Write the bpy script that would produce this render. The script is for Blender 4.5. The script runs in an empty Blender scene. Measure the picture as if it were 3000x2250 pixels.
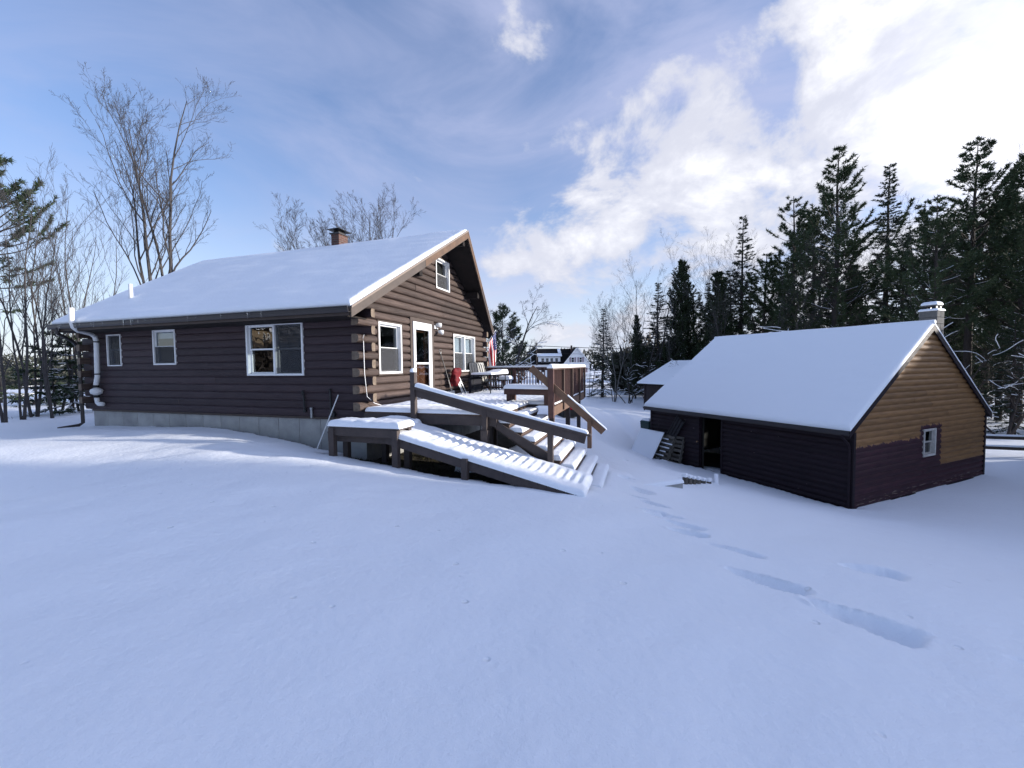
import bpy, math, random
import numpy as np
from mathutils import Vector, Matrix

R = math.radians
sc = bpy.context.scene
COL = sc.collection
CAMZ = 1.7

# ------------------------------------------------------------------ camera
cam_d = bpy.data.cameras.new('camera'); cam = bpy.data.objects.new('camera', cam_d); COL.objects.link(cam)
cam_d.sensor_fit = 'HORIZONTAL'; cam_d.sensor_width = 36.0
cam_d.lens = 1206.9/3000*36.0
cam_d.clip_start = 0.05; cam_d.clip_end = 6000
PITCH, ROLL = -2.582, 0.572
cam.matrix_world = Matrix.Translation((0, 0, CAMZ)) @ Matrix.Rotation(R(90+PITCH), 4, 'X') @ Matrix.Rotation(R(-ROLL), 4, 'Z')
sc.camera = cam

# ------------------------------------------------------------------ light
SUN_AZ, SUN_EL = 91.0, 10.5           # degrees clockwise from +Y, and above the horizon
sv = Vector((math.sin(R(SUN_AZ))*math.cos(R(SUN_EL)), math.cos(R(SUN_AZ))*math.cos(R(SUN_EL)), math.sin(R(SUN_EL))))     # towards the sun
w = bpy.data.worlds.new('World'); sc.world = w; w.use_nodes = True
def build_world():
    nt = w.node_tree; nt.nodes.clear(); N = nt.nodes.new; L = nt.links.new
    out = N('ShaderNodeOutputWorld'); bg = N('ShaderNodeBackground'); bg.inputs[1].default_value = 0.11
    sky = N('ShaderNodeTexSky'); sky.sky_type = 'NISHITA'; sky.sun_disc = False
    sky.sun_elevation = R(SUN_EL); sky.sun_rotation = R(SUN_AZ)
    sky.air_density = 1.0; sky.dust_density = 0.3; sky.ozone_density = 2.2; sky.altitude = 100
    tc = N('ShaderNodeTexCoord')
    sep = N('ShaderNodeSeparateXYZ'); L(tc.outputs['Generated'], sep.inputs[0])
    def math_(op, a, b=None, c=None, clamp=False):
        m = N('ShaderNodeMath'); m.operation = op; m.use_clamp = clamp
        for i, v in enumerate((a, b, c)):
            if v is None: continue
            if isinstance(v, (int, float)): m.inputs[i].default_value = v
            else: L(v, m.inputs[i])
        return m.outputs[0]
    def ramp(v, lo, hi):
        m = N('ShaderNodeMapRange'); m.interpolation_type = 'SMOOTHSTEP'
        m.inputs[1].default_value = lo; m.inputs[2].default_value = hi
        L(v, m.inputs[0]); return m.outputs[0]
    def mix(f, a, b):
        m = N('ShaderNodeMix'); m.data_type = 'RGBA'
        L(f, m.inputs[0])
        for i, v in ((6, a), (7, b)):
            if isinstance(v, tuple): m.inputs[i].default_value = (*v, 1)
            else: L(v, m.inputs[i])
        return m.outputs[2]
    X, Y, Z = sep.outputs[0], sep.outputs[1], sep.outputs[2]
    zc = math_('MAXIMUM', Z, 0.0)
    den = math_('ADD', zc, 0.16)
    px = math_('DIVIDE', X, den); py = math_('DIVIDE', Y, den)
    comb = N('ShaderNodeCombineXYZ'); L(px, comb.inputs[0]); L(py, comb.inputs[1])
    def noise(scale, det, rough, vec, off=(0, 0, 0), sc3=(1, 1, 1), rot=0, dist=0.0):
        mp = N('ShaderNodeMapping'); mp.inputs['Location'].default_value = off; mp.inputs['Scale'].default_value = sc3
        mp.inputs['Rotation'].default_value = (0, 0, rot)
        L(vec, mp.inputs[0])
        n = N('ShaderNodeTexNoise'); n.inputs['Scale'].default_value = scale; n.inputs['Detail'].default_value = det
        n.inputs['Roughness'].default_value = rough; n.inputs['Distortion'].default_value = dist
        L(mp.outputs[0], n.inputs['Vector']); return n.outputs[0]
    P = comb.outputs[0]
    # the clear sky: Nishita, slightly whitened by thin high cloud
    base = sky.outputs[0]
    gain = N('ShaderNodeMix'); gain.data_type = 'RGBA'; gain.blend_type = 'MULTIPLY'; gain.inputs[0].default_value = 1
    L(base, gain.inputs[6]); gain.inputs[7].default_value = SKY_TINT
    base = gain.outputs[2]
    G0 = tc.outputs['Generated']
    # high veil: soft lilac sheets and streaks, denser to the right
    right = ramp(math_('ADD', X, math_('MULTIPLY', Y, 0.35)), -0.62, 0.75)
    ci = noise(1.5, 6, 0.6, G0, (2.2, .7, 0.4), (1.0, 1.0, 3.2), R(35), .9)
    ci2 = noise(1.1, 4, 0.5, G0, (6.2, 1.1, .2), (1, 1, 1.5))
    cf = math_('ADD', math_('MULTIPLY', ramp(ci, 0.30, 0.70), .55), math_('MULTIPLY', ramp(ci2, .32, .66), .45))
    cf = math_('MULTIPLY', cf, math_('MULTIPLY_ADD', right, .50, .56), clamp=True)
    c1 = mix(cf, base, VEIL)
    # pale air towards the horizon
    hz = math_('POWER', math_('SUBTRACT', 1.0, ramp(Z, -0.06, 0.42)), 1.5)
    c1 = mix(math_('MULTIPLY', hz, 0.85), c1, HORIZON)
    # cumulus: noise on a cloud deck overhead, massed where the banks stand
    G = tc.outputs['Generated']
    cu = noise(4.2, 9, 0.60, G, CU_OFF, (1, 1, 1.5), 0, .25)
    cu2 = noise(2.0, 4, 0.5, G, (4.7, 1.9, .3), (1, 1, 1.4))
    cov = math_('ADD', math_('MULTIPLY', cu, 1.0), math_('MULTIPLY_ADD', cu2, .5, -.25))
    bank = None
    for (d, rad, wt) in BANKS:
        dp = N('ShaderNodeVectorMath'); dp.operation = 'DOT_PRODUCT'; L(tc.outputs['Generated'], dp.inputs[0]); dp.inputs[1].default_value = d
        v = math_('MULTIPLY', ramp(dp.outputs['Value'], math.cos(R(rad*1.9)), math.cos(R(rad*.25))), wt)
        bank = v if bank is None else math_('MAXIMUM', bank, v)
    cv = math_('ADD', math_('ADD', cov, math_('MULTIPLY', bank, .245)), math_('MULTIPLY_ADD', right, .06, -.222))
    cm = ramp(cv, 0.42, 0.55)
    sh = noise(5.2, 7, .62, G, (CU_OFF[0]+.035, CU_OFF[1]-.03, -.05), (1, 1, 1.5), 0, .25)
    thick = math_('MULTIPLY', ramp(cv, 0.50, 0.66), ramp(sh, .36, .62))
    ccol = mix(thick, CLOUD_CORE, CLOUD_EDGE)
    c3 = mix(math_('MULTIPLY', cm, .93), c1, ccol)
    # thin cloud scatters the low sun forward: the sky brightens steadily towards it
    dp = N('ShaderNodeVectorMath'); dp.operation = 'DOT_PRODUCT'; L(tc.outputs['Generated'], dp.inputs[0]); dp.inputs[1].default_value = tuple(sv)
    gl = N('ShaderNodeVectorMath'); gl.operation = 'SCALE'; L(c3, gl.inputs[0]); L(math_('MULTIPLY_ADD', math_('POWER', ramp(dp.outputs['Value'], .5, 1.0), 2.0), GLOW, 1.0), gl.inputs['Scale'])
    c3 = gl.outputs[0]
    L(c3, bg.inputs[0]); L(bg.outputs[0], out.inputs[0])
BANKS = (((.652, .600, .463), 11, 1.), ((.577, .673, .4635), 9, .55), ((.371, .810, .454), 7, .95), ((.503, .745, .439), 6, .5), ((.585, .732, .350), 9, .8), ((.469, .818, .334), 8, .8), ((.118, .9375, .327), 6, .45),
         ((.3335, .899, .283), 10, .95), ((.051, .978, .200), 6, .6), ((.123, .981, .152), 5, .7), ((.503, .817, .2815), 9, .7), ((.717, .6295, .299), 7, .7), ((.90, .30, .33), 14, .6), ((.85, -.40, .35), 13, .5), ((.2, -.9, .4), 14, .45))
SKY_TINT = (1.20, 1.27, 1.54, 1); VEIL = (2.95, 3.25, 4.7); CLOUD_EDGE = (6.5, 6.5, 6.7); CLOUD_CORE = (4.2, 4.3, 4.9); HORIZON = (4.7, 5.1, 5.8)
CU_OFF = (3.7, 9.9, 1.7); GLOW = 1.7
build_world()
sun_d = bpy.data.lights.new('sun', 'SUN'); sun_d.energy = 4.4; sun_d.angle = R(1.2); sun_d.color = (1.0, 0.93, 0.84)
sun = bpy.data.objects.new('sun', sun_d); COL.objects.link(sun)
sun.rotation_euler = sv.to_track_quat('Z', 'Y').to_euler()
sc.view_settings.view_transform = 'Standard'; sc.view_settings.look = 'None'
sc.view_settings.exposure = 0.72; sc.view_settings.gamma = 1.0; sc.view_settings.use_curve_mapping = False
sc.render.engine = 'CYCLES'
sc.cycles.max_bounces = 6; sc.cycles.transparent_max_bounces = 12
sc.cycles.use_denoising = True

# ------------------------------------------------------------------ helpers
rng = np.random.default_rng(7)
def vnoise(x, y, seed=0):
    x = np.asarray(x, float); y = np.asarray(y, float)
    xi = np.floor(x).astype(np.int64); yi = np.floor(y).astype(np.int64); fx = x-xi; fy = y-yi
    def h(a, b):
        n = (a*374761393 + b*668265263 + seed*974634757) & 0x7fffffff
        n = ((n ^ (n >> 13))*1274126177) & 0x7fffffff
        n = ((n ^ (n >> 16))*1911520717) & 0x7fffffff
        return (n & 0xffff)/65535.0
    u = fx*fx*(3-2*fx); v = fy*fy*(3-2*fy)
    return (h(xi, yi)*(1-u)+h(xi+1, yi)*u)*(1-v)+(h(xi, yi+1)*(1-u)+h(xi+1, yi+1)*u)*v-0.5
def fbm(x, y, seed=0, o=4):
    s = 0; a = 1.0
    for k in range(o):
        s = s+a*vnoise(np.asarray(x)*2**k+17.3*k, np.asarray(y)*2**k-9.1*k, seed+k); a *= .5
    return s

class MB:
    def __init__(s): s.v = []; s.f = []; s.m = []
    def add(s, vs, fs, m=0):
        o = len(s.v); s.v.extend([tuple(map(float, p)) for p in vs]); s.f.extend([tuple(i+o for i in f) for f in fs]); s.m.extend([m]*len(fs)); return s
    def hexa(s, p, m=0):          # 8 points: bottom ring 0-3 (counter-clockwise from above), top ring 4-7
        return s.add(p, [(3, 2, 1, 0), (4, 5, 6, 7), (0, 1, 5, 4), (1, 2, 6, 5), (2, 3, 7, 6), (3, 0, 4, 7)], m)
    def box(s, x0, x1, y0, y1, z0, z1, m=0):
        return s.hexa([(x0, y0, z0), (x1, y0, z0), (x1, y1, z0), (x0, y1, z0), (x0, y0, z1), (x1, y0, z1), (x1, y1, z1), (x0, y1, z1)], m)
    def bar(s, a, b, wd, ht, up=(0, 0, 1), m=0):   # board from a to b (centre line), width wd sideways, height ht along up
        a = np.array(a, float); b = np.array(b, float); d = b-a; d /= np.linalg.norm(d)
        up = np.array(up, float); sd = np.cross(d, up); sd /= np.linalg.norm(sd); u = np.cross(sd, d)
        s1 = sd*wd/2; u1 = u*ht/2
        return s.hexa([a-s1-u1, b-s1-u1, b+s1-u1, a+s1-u1, a-s1+u1, b-s1+u1, b+s1+u1, a+s1+u1], m) if np.dot(np.cross(b-a, sd), u) > 0 else \
               s.hexa([a+s1-u1, b+s1-u1, b-s1-u1, a-s1-u1, a+s1+u1, b+s1+u1, b-s1+u1, a-s1+u1], m)
    def tube(s, pts, rad, n=8, m=0, caps=True):
        pts = np.array(pts, float); k = len(pts); rad = np.broadcast_to(np.array(rad, float), (k,))
        d = np.gradient(pts, axis=0); d /= np.linalg.norm(d, axis=1)[:, None]+1e-12
        ref = np.array([0, 0, 1.]) if abs(d[0, 2]) < .9 else np.array([1., 0, 0])
        a = np.cross(d, ref); a /= np.linalg.norm(a, axis=1)[:, None]+1e-9; b = np.cross(d, a)
        t = np.arange(n)*2*np.pi/n
        V = pts[:, None]+rad[:, None, None]*(a[:, None]*np.cos(t)[None, :, None]+b[:, None]*np.sin(t)[None, :, None])
        F = []
        for i in range(k-1):
            for j in range(n):
                j2 = (j+1) % n; F.append((i*n+j2, i*n+j, (i+1)*n+j, (i+1)*n+j2))
        if caps: F.append(tuple(range(n))); F.append(tuple((k-1)*n+j for j in reversed(range(n))))
        return s.add(V.reshape(-1, 3), F, m)
    def prism(s, prof, a0, a1, fn, m=0, closed=True):
        # prof: list of 2-D points; a0/a1: scalar or list of start/end positions; fn(a, p, q) -> 3-D
        k = len(prof); A0 = np.broadcast_to(a0, (k,)); A1 = np.broadcast_to(a1, (k,))
        V = [fn(A0[i], *prof[i]) for i in range(k)]+[fn(A1[i], *prof[i]) for i in range(k)]
        F = [(i, (i+1) % k, k+(i+1) % k, k+i) for i in range(k)]+[tuple(reversed(range(k))), tuple(range(k, 2*k))]
        return s.add(V, F, m)
    def build(s, name, mats, parent=None, smooth=False, bevel=0):
        me = bpy.data.meshes.new(name); me.from_pydata(s.v, [], s.f)
        return link_mesh(name, me, mats, parent, smooth, s.m, bevel)
def link_mesh(name, me, mats, parent=None, smooth=False, mi=None, bevel=0):
    if not isinstance(mats, (list, tuple)): mats = [mats]
    for x in mats: me.materials.append(x)
    if mi is not None and len(mats) > 1: me.polygons.foreach_set('material_index', np.array(mi, dtype=np.int32))
    import bmesh
    bm = bmesh.new(); bm.from_mesh(me)
    if not name.startswith(('crown', 'needles')): bmesh.ops.recalc_face_normals(bm, faces=bm.faces)
    if bevel: bmesh.ops.bevel(bm, geom=bm.edges[:], offset=bevel, segments=1, affect='EDGES', profile=.5)
    bm.to_mesh(me); bm.free()
    if smooth: me.polygons.foreach_set('use_smooth', np.ones(len(me.polygons), dtype=bool))
    o = bpy.data.objects.new(name, me); COL.objects.link(o)
    if parent is not None: o.parent = parent
    me.update(); return o
def arr_mesh(name, V, F, mats, parent=None, smooth=False):     # numpy arrays, no normal fix
    me = bpy.data.meshes.new(name); V = np.asarray(V, np.float32); F = np.asarray(F, np.int32); k = F.shape[1]
    me.vertices.add(len(V)); me.vertices.foreach_set('co', V.ravel())
    me.loops.add(F.size); me.loops.foreach_set('vertex_index', F.ravel())
    me.polygons.add(len(F)); me.polygons.foreach_set('loop_start', np.arange(len(F), dtype=np.int32)*k)
    me.update(calc_edges=True); me.validate()
    for x in (mats if isinstance(mats, (list, tuple)) else [mats]): me.materials.append(x)
    if smooth: me.polygons.foreach_set('use_smooth', np.ones(len(me.polygons), dtype=bool))
    o = bpy.data.objects.new(name, me); COL.objects.link(o)
    if parent is not None: o.parent = parent
    return o
def thing(name, label, cat, loc=(0, 0, 0), rz=0.0, group=None):
    o = bpy.data.objects.new(name, None); COL.objects.link(o); o.location = loc; o.rotation_euler = (0, 0, rz)
    o.empty_display_size = .2
    return tag(o, label, cat, group)
def tag(o, label, cat, group=None):
    o['label'] = label; o['category'] = cat
    if group: o['group'] = group
    return o
def struct(o): o['kind'] = 'structure'; return o
def copy_thing(src, name, label, loc, rz, s=(1, 1, 1), group=None):
    r = src.copy(); COL.objects.link(r); r.name = name; r['label'] = label
    if group: r['group'] = group
    elif 'group' in r: del r['group']
    r.location = loc; r.rotation_euler = (0, 0, rz); r.scale = s
    for ch in src.children:
        c = ch.copy(); COL.objects.link(c); c.parent = r
        for g in ch.children:
            d = g.copy(); COL.objects.link(d); d.parent = c
    return r

# ------------------------------------------------------------------ materials
MATS = {}
def mat(name, col, rough=.7, var=.0, noise=None, bump=0.0, bscale=40, spec=.3, metal=0, stretch=(1, 1, 1), col2=None, objrand=0.0, coat=0):
    """col/col2 mixed by a procedural noise; objrand gives each piece its own shade"""
    m = bpy.data.materials.new(name); m.use_nodes = True; nt = m.node_tree; N = nt.nodes.new; L = nt.links.new
    b = nt.nodes['Principled BSDF']; b.inputs['Roughness'].default_value = rough; b.inputs['Metallic'].default_value = metal
    b.inputs['Specular IOR Level'].default_value = spec
    c = N('ShaderNodeRGB'); c.outputs[0].default_value = (*col, 1); cur = c.outputs[0]
    tc = N('ShaderNodeTexCoord'); mp = N('ShaderNodeMapping'); mp.inputs['Scale'].default_value = stretch; L(tc.outputs['Object'], mp.inputs[0])
    vec = mp.outputs[0]
    if objrand:
        oi = N('ShaderNodeObjectInfo'); va = N('ShaderNodeVectorMath'); va.operation = 'MULTIPLY_ADD'
        cb = N('ShaderNodeCombineXYZ'); L(oi.outputs['Random'], cb.inputs[0]); L(oi.outputs['Random'], cb.inputs[1]); L(oi.outputs['Random'], cb.inputs[2])
        va.inputs[1].default_value = (31.7, 17.1, 23.9); L(cb.outputs[0], va.inputs[0]); L(vec, va.inputs[2]); vec = va.outputs[0]
        mr = N('ShaderNodeMapRange'); mr.inputs[3].default_value = 1-objrand; mr.inputs[4].default_value = 1+objrand; L(oi.outputs['Random'], mr.inputs[0])
    if noise:
        n = N('ShaderNodeTexNoise'); n.inputs['Scale'].default_value = noise; n.inputs['Detail'].default_value = 7; n.inputs['Roughness'].default_value = .62; L(vec, n.inputs['Vector'])
        r = N('ShaderNodeMapRange'); r.inputs[1].default_value = .33; r.inputs[2].default_value = .67; L(n.outputs[0], r.inputs[0])
        mx = N('ShaderNodeMix'); mx.data_type = 'RGBA'; L(r.outputs[0], mx.inputs[0]); L(cur, mx.inputs[6])
        mx.inputs[7].default_value = (*(col2 or tuple(x*(1-var) for x in col)), 1); cur = mx.outputs[2]
    if objrand:
        mm = N('ShaderNodeMix'); mm.data_type = 'RGBA'; mm.blend_type = 'MULTIPLY'; mm.inputs[0].default_value = 1
        L(cur, mm.inputs[6]); L(mr.outputs[0], mm.inputs[7]); cur = mm.outputs[2]
    L(cur, b.inputs['Base Color'])
    if bump:
        n2 = N('ShaderNodeTexNoise'); n2.inputs['Scale'].default_value = bscale; n2.inputs['Detail'].default_value = 5; L(vec, n2.inputs['Vector'])
        bp = N('ShaderNodeBump'); bp.inputs['Strength'].default_value = bump; bp.inputs['Distance'].default_value = .02; L(n2.outputs[0], bp.inputs['Height']); L(bp.outputs[0], b.inputs['Normal'])
    MATS[name] = m; return m
def glass_mat(name, tint=(.6, .66, .7), f0=.1):
    m = bpy.data.materials.new(name); m.use_nodes = True; nt = m.node_tree; nt.nodes.clear(); N = nt.nodes.new; L = nt.links.new
    o = N('ShaderNodeOutputMaterial'); t = N('ShaderNodeBsdfTransparent'); t.inputs[0].default_value = (*tint, 1)
    g = N('ShaderNodeBsdfGlossy'); g.inputs['Roughness'].default_value = .012
    tc = N('ShaderNodeTexCoord'); n = N('ShaderNodeTexNoise'); n.inputs['Scale'].default_value = 1.6; L(tc.outputs['Object'], n.inputs['Vector'])
    bp = N('ShaderNodeBump'); bp.inputs['Strength'].default_value = .06; bp.inputs['Distance'].default_value = .1; L(n.outputs[0], bp.inputs['Height']); L(bp.outputs[0], g.inputs['Normal'])
    lw = N('ShaderNodeFresnel'); lw.inputs[0].default_value = 1.55
    ma = N('ShaderNodeMath'); ma.operation = 'ADD'; ma.use_clamp = True; ma.inputs[1].default_value = f0; L(lw.outputs[0], ma.inputs[0])
    ge = N('ShaderNodeNewGeometry'); fr = N('ShaderNodeMath'); fr.operation = 'SUBTRACT'; fr.inputs[0].default_value = 1; L(ge.outputs['Backfacing'], fr.inputs[1]); mu = N('ShaderNodeMath'); mu.operation = 'MULTIPLY'; L(ma.outputs[0], mu.inputs[0]); L(fr.outputs[0], mu.inputs[1])
    mx = N('ShaderNodeMixShader'); L(mu.outputs[0], mx.inputs[0]); L(t.outputs[0], mx.inputs[1]); L(g.outputs[0], mx.inputs[2]); L(mx.outputs[0], o.inputs[0])
    return m

def snow_material(name, col=(.86, .885, .92), fine=22, coarse=1.5, strength=.5):
    m = bpy.data.materials.new(name); m.use_nodes = True; nt = m.node_tree; N = nt.nodes.new; L = nt.links.new
    b = nt.nodes['Principled BSDF']; b.inputs['Roughness'].default_value = .55; b.inputs['Specular IOR Level'].default_value = .25
    b.inputs['Base Color'].default_value = (*col, 1)
    tc = N('ShaderNodeTexCoord')
    hs = []
    for s, a, d in ((coarse, .035, 4), (fine, .012, 6), (110, .0035, 3)):
        n = N('ShaderNodeTexNoise'); n.inputs['Scale'].default_value = s; n.inputs['Detail'].default_value = d; L(tc.outputs['Object'], n.inputs['Vector'])
        k = N('ShaderNodeMath'); k.operation = 'MULTIPLY'; k.inputs[1].default_value = a; L(n.outputs[0], k.inputs[0]); hs.append(k.outputs[0])
    a1 = N('ShaderNodeMath'); a1.operation = 'ADD'; L(hs[0], a1.inputs[0]); L(hs[1], a1.inputs[1])
    a2 = N('ShaderNodeMath'); a2.operation = 'ADD'; L(a1.outputs[0], a2.inputs[0]); L(hs[2], a2.inputs[1])
    vo = N('ShaderNodeTexVoronoi'); vo.inputs['Scale'].default_value = 2.6; vo.inputs['Randomness'].default_value = 1.0; L(tc.outputs['Object'], vo.inputs['Vector'])
    pt = N('ShaderNodeMapRange'); pt.interpolation_type = 'SMOOTHSTEP'; pt.inputs[1].default_value = .035; pt.inputs[2].default_value = .085; pt.inputs[3].default_value = -.014; pt.inputs[4].default_value = 0; L(vo.outputs['Distance'], pt.inputs[0])
    a3 = N('ShaderNodeMath'); a3.operation = 'ADD'; L(a2.outputs[0], a3.inputs[0]); L(pt.outputs[0], a3.inputs[1]); a2 = a3
    bp = N('ShaderNodeBump'); bp.inputs['Strength'].default_value = strength; bp.inputs['Distance'].default_value = 1.0
    L(a2.outputs[0], bp.inputs['Height']); L(bp.outputs[0], b.inputs['Normal'])
    return m
snow = snow_material('snow_cover', strength=.45)
snow_g = snow_material('snow_ground', coarse=1.1, fine=16, strength=.8)
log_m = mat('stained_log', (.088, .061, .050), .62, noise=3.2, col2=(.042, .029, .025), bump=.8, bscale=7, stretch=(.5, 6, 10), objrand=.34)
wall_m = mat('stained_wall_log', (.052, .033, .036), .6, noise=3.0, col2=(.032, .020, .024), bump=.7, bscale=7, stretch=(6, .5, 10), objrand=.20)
end_m = mat('log_end_grain', (.20, .155, .115), .8, noise=14, col2=(.12, .09, .066), bump=.3, bscale=40)
trim_m = mat('brown_trim', (.075, .054, .043), .6, noise=4, col2=(.052, .038, .032), bump=.2, bscale=20)
sunlit_m = mat('sunlit_trim', (.135, .078, .046), .7, noise=5, col2=(.085, .050, .033), bump=.3, bscale=14)  # rake board brown with the sun's warmth put into the colour
soffit_m = mat('dark_soffit', (.018, .013, .012), .85, noise=5, col2=(.011, .009, .008))
gutter_m = mat('dark_gutter', (.035, .030, .030), .4, spec=.4, noise=3, col2=(.028, .024, .025))
white_m = mat('white_vinyl', (.80, .80, .79), .45, noise=3, col2=(.70, .71, .71))
pvc_m = mat('white_pipe', (.74, .74, .73), .35, noise=2, col2=(.66, .67, .67))
black_m = mat('black_rubber', (.012, .012, .013), .6)
conc_m = mat('concrete', (.40, .395, .375), .9, noise=2.2, col2=(.28, .278, .268), bump=.35, bscale=30, objrand=.08)
brick_m = mat('red_brick', (.24, .10, .065), .85, noise=8, col2=(.13, .055, .04), bump=.4, bscale=20)
glass_m = glass_mat('window_glass', (.80, .84, .86), .08)
glass_d = glass_mat('storm_glass', (.75, .78, .8), .16)
screen_m = mat('insect_screen', (.12, .125, .135), .8)
blind_m = mat('blind', (.62, .64, .66), .8, noise=2, col2=(.52, .54, .57))
inner_m = mat('interior', (.05, .045, .04), .9)
wooddoor_m = mat('varnished_door', (.30, .115, .05), .45, noise=4, col2=(.19, .07, .03), stretch=(5, 5, .7))
deckwood_m = mat('deck_stain', (.105, .068, .050), .65, noise=4, col2=(.070, .046, .037), bump=.3, bscale=16, objrand=.15)
greywood_m = mat('grey_brown_stain', (.080, .062, .056), .68, noise=4, col2=(.056, .044, .042), bump=.3, bscale=16, objrand=.12)
redwood_m = mat('red_brown_stain', (.095, .045, .035), .6, noise=4, col2=(.060, .030, .026), bump=.25, bscale=16, objrand=.15)
tanwood_m = mat('tan_brown_rail', (.165, .098, .062), .65, noise=5, col2=(.115, .068, .046), bump=.3, bscale=16)
metal_m = mat('grey_metal', (.34, .35, .36), .35, metal=.8)
dkmetal_m = mat('dark_metal', (.025, .026, .028), .45, metal=.3)
soil_m = mat('bare_soil', (.045, .036, .026), .95, noise=9, col2=(.018, .016, .010), bump=.8, bscale=30)
bark_m = mat('grey_bark', (.078, .071, .068), .9, noise=7, col2=(.042, .038, .038), bump=.6, bscale=25, stretch=(3, 3, .7))
bark2_m = mat('brown_bark', (.070, .056, .048), .9, noise=7, col2=(.040, .033, .030), bump=.6, bscale=25, stretch=(3, 3, .7))
twig_m = mat('twig_bark', (.066, .061, .062), .9, noise=2, col2=(.045, .042, .044))
birch_m = mat('pale_bark', (.21, .195, .18), .85, noise=6, col2=(.10, .09, .085), stretch=(1, 1, 3))
def leaf_mat(name, c1, c2):
    m = mat(name, c1, .75, noise=.7, col2=c2, spec=.2); return m
pine_m = leaf_mat('pine_needles', (.060, .084, .040), (.036, .054, .028))
spruce_m = leaf_mat('spruce_needles', (.046, .066, .037), (.027, .043, .025))
cedar_n = leaf_mat('cedar_foliage', (.042, .058, .027), (.025, .038, .019))

# ------------------------------------------------------------------ frames of reference of the two buildings
HO = Vector((-3.2785, 9.1371, CAMZ-1.149)); HR = R(90-17.668)      # cabin corner; local x along the gable, y along the long wall
SO = Vector((8.7368, 10.499, CAMZ-3.8075)); SR = R(90-65.749)      # shed corner
def hw(v, u, z=0): c, s = math.cos(HR), math.sin(HR); return (HO.x+c*v-s*u, HO.y+s*v+c*u, HO.z+z)
def sw_(v, u, z=0): c, s = math.cos(SR), math.sin(SR); return (SO.x+c*v-s*u, SO.y+s*v+c*u, SO.z+z)
def hl(x, y): c, s = math.cos(HR), math.sin(HR); dx, dy = x-HO.x, y-HO.y; return c*dx+s*dy, -s*dx+c*dy
def sl(x, y): c, s = math.cos(SR), math.sin(SR); dx, dy = x-SO.x, y-SO.y; return c*dx+s*dy, -s*dx+c*dy

# ------------------------------------------------------------------ ground
CP = [(0, 0, 0), (0, -6, .1), (-6, 2, .06), (-3, 4.5, .02), (-8, 6, .12), (-14, 6, .15), (3, 3, -.22), (6, 3, -.62), (10, 0, -.9), (2.5, 5.2, -.45), (8, 6.5, -1.4),
      (12, 9, -1.98), (5, 8, -1.15), (18, 8, -2.1), (18.5, 14.7, -1.95), (30, 10, -2.2), (30, -5, -1.9), (14, -6, -1.0), (-20, 0, .2), (-30, 12, .1), (-20, 16, -.15), (-20, 30, -.4),
      (-45, 40, -.6), (3, 21, -.95), (0, 19, -.8), (10.7, 33.4, -1.8), (4, 40, -1.75), (10, 64, -1.75), (18, 100, -1.5), (-20, 90, -1.4), (40, 40, -1.9), (60, 90, -1.8), (28, 25, -2.1), (5, 13.5, -1.72), (3.2, 10.5, -1.12), (6.2, 11.5, -1.78)]
for u, z in ((9.5, .07), (6.5, .165), (4, .19), (2.7, .08), (1.44, -.07), (.23, -.26)): p = hw(-.05, u); CP.append((p[0], p[1], z))
for v, u, z in ((-1.35, -.27, 0), (-1.35, -1.65, -.13), (-1.3, -5.1, -.42), (-.2, -5.1, -.52), (.2, -5.4, -.74), (1.9, -5.3, -.78), (-2.2, -3.2, -.2), (2, -1.5, -.55), (5, -2, -.75), (7, -4, -.95), (7.5, 1, -.55), (7.5, 8, -.2), (3, 10.5, .0)):
    p = hw(v, u); CP.append((p[0], p[1], z))
for v, u in ((0, 0), (0, 2.4), (0, 4.8), (0, 7.1), (3.8, 0), (7.6, 0), (7.6, 7.1), (3.8, 7.1), (3.8, 3.5)): p = sw_(v, u); CP.append((p[0], p[1], -2.09))
CP = np.array(CP)
def tps_fit(P):
    n = len(P); d = np.hypot(P[:, None, 0]-P[None, :, 0], P[:, None, 1]-P[None, :, 1]); K = np.where(d > 0, d*d*np.log(d+1e-9), 0)+np.eye(n)*.25
    A = np.zeros((n+3, n+3)); A[:n, :n] = K; A[:n, n] = 1; A[:n, n+1:] = P[:, :2]; A[n, :n] = 1; A[n+1:, :n] = P[:, :2].T
    return np.linalg.solve(A, np.concatenate([P[:, 2], np.zeros(3)]))
TW = tps_fit(CP)
def base_z(x, y):
    x = np.atleast_1d(np.asarray(x, float)); y = np.atleast_1d(np.asarray(y, float)); z = TW[-3]+TW[-2]*x+TW[-1]*y
    for (a, b, _), wt in zip(CP, TW):
        r2 = (x-a)**2+(y-b)**2; z = z+wt*.5*r2*np.log(r2+1e-9)
    rr = np.hypot(x, y-20); f = np.clip((rr-55)/70, 0, 1); f = f*f*(3-2*f)
    far = -1.6+np.clip((rr-160)/600, 0, 1)*3.0
    return z*(1-f)+far*f
def gz(x, y): return float(base_z(x, y)[0])

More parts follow.
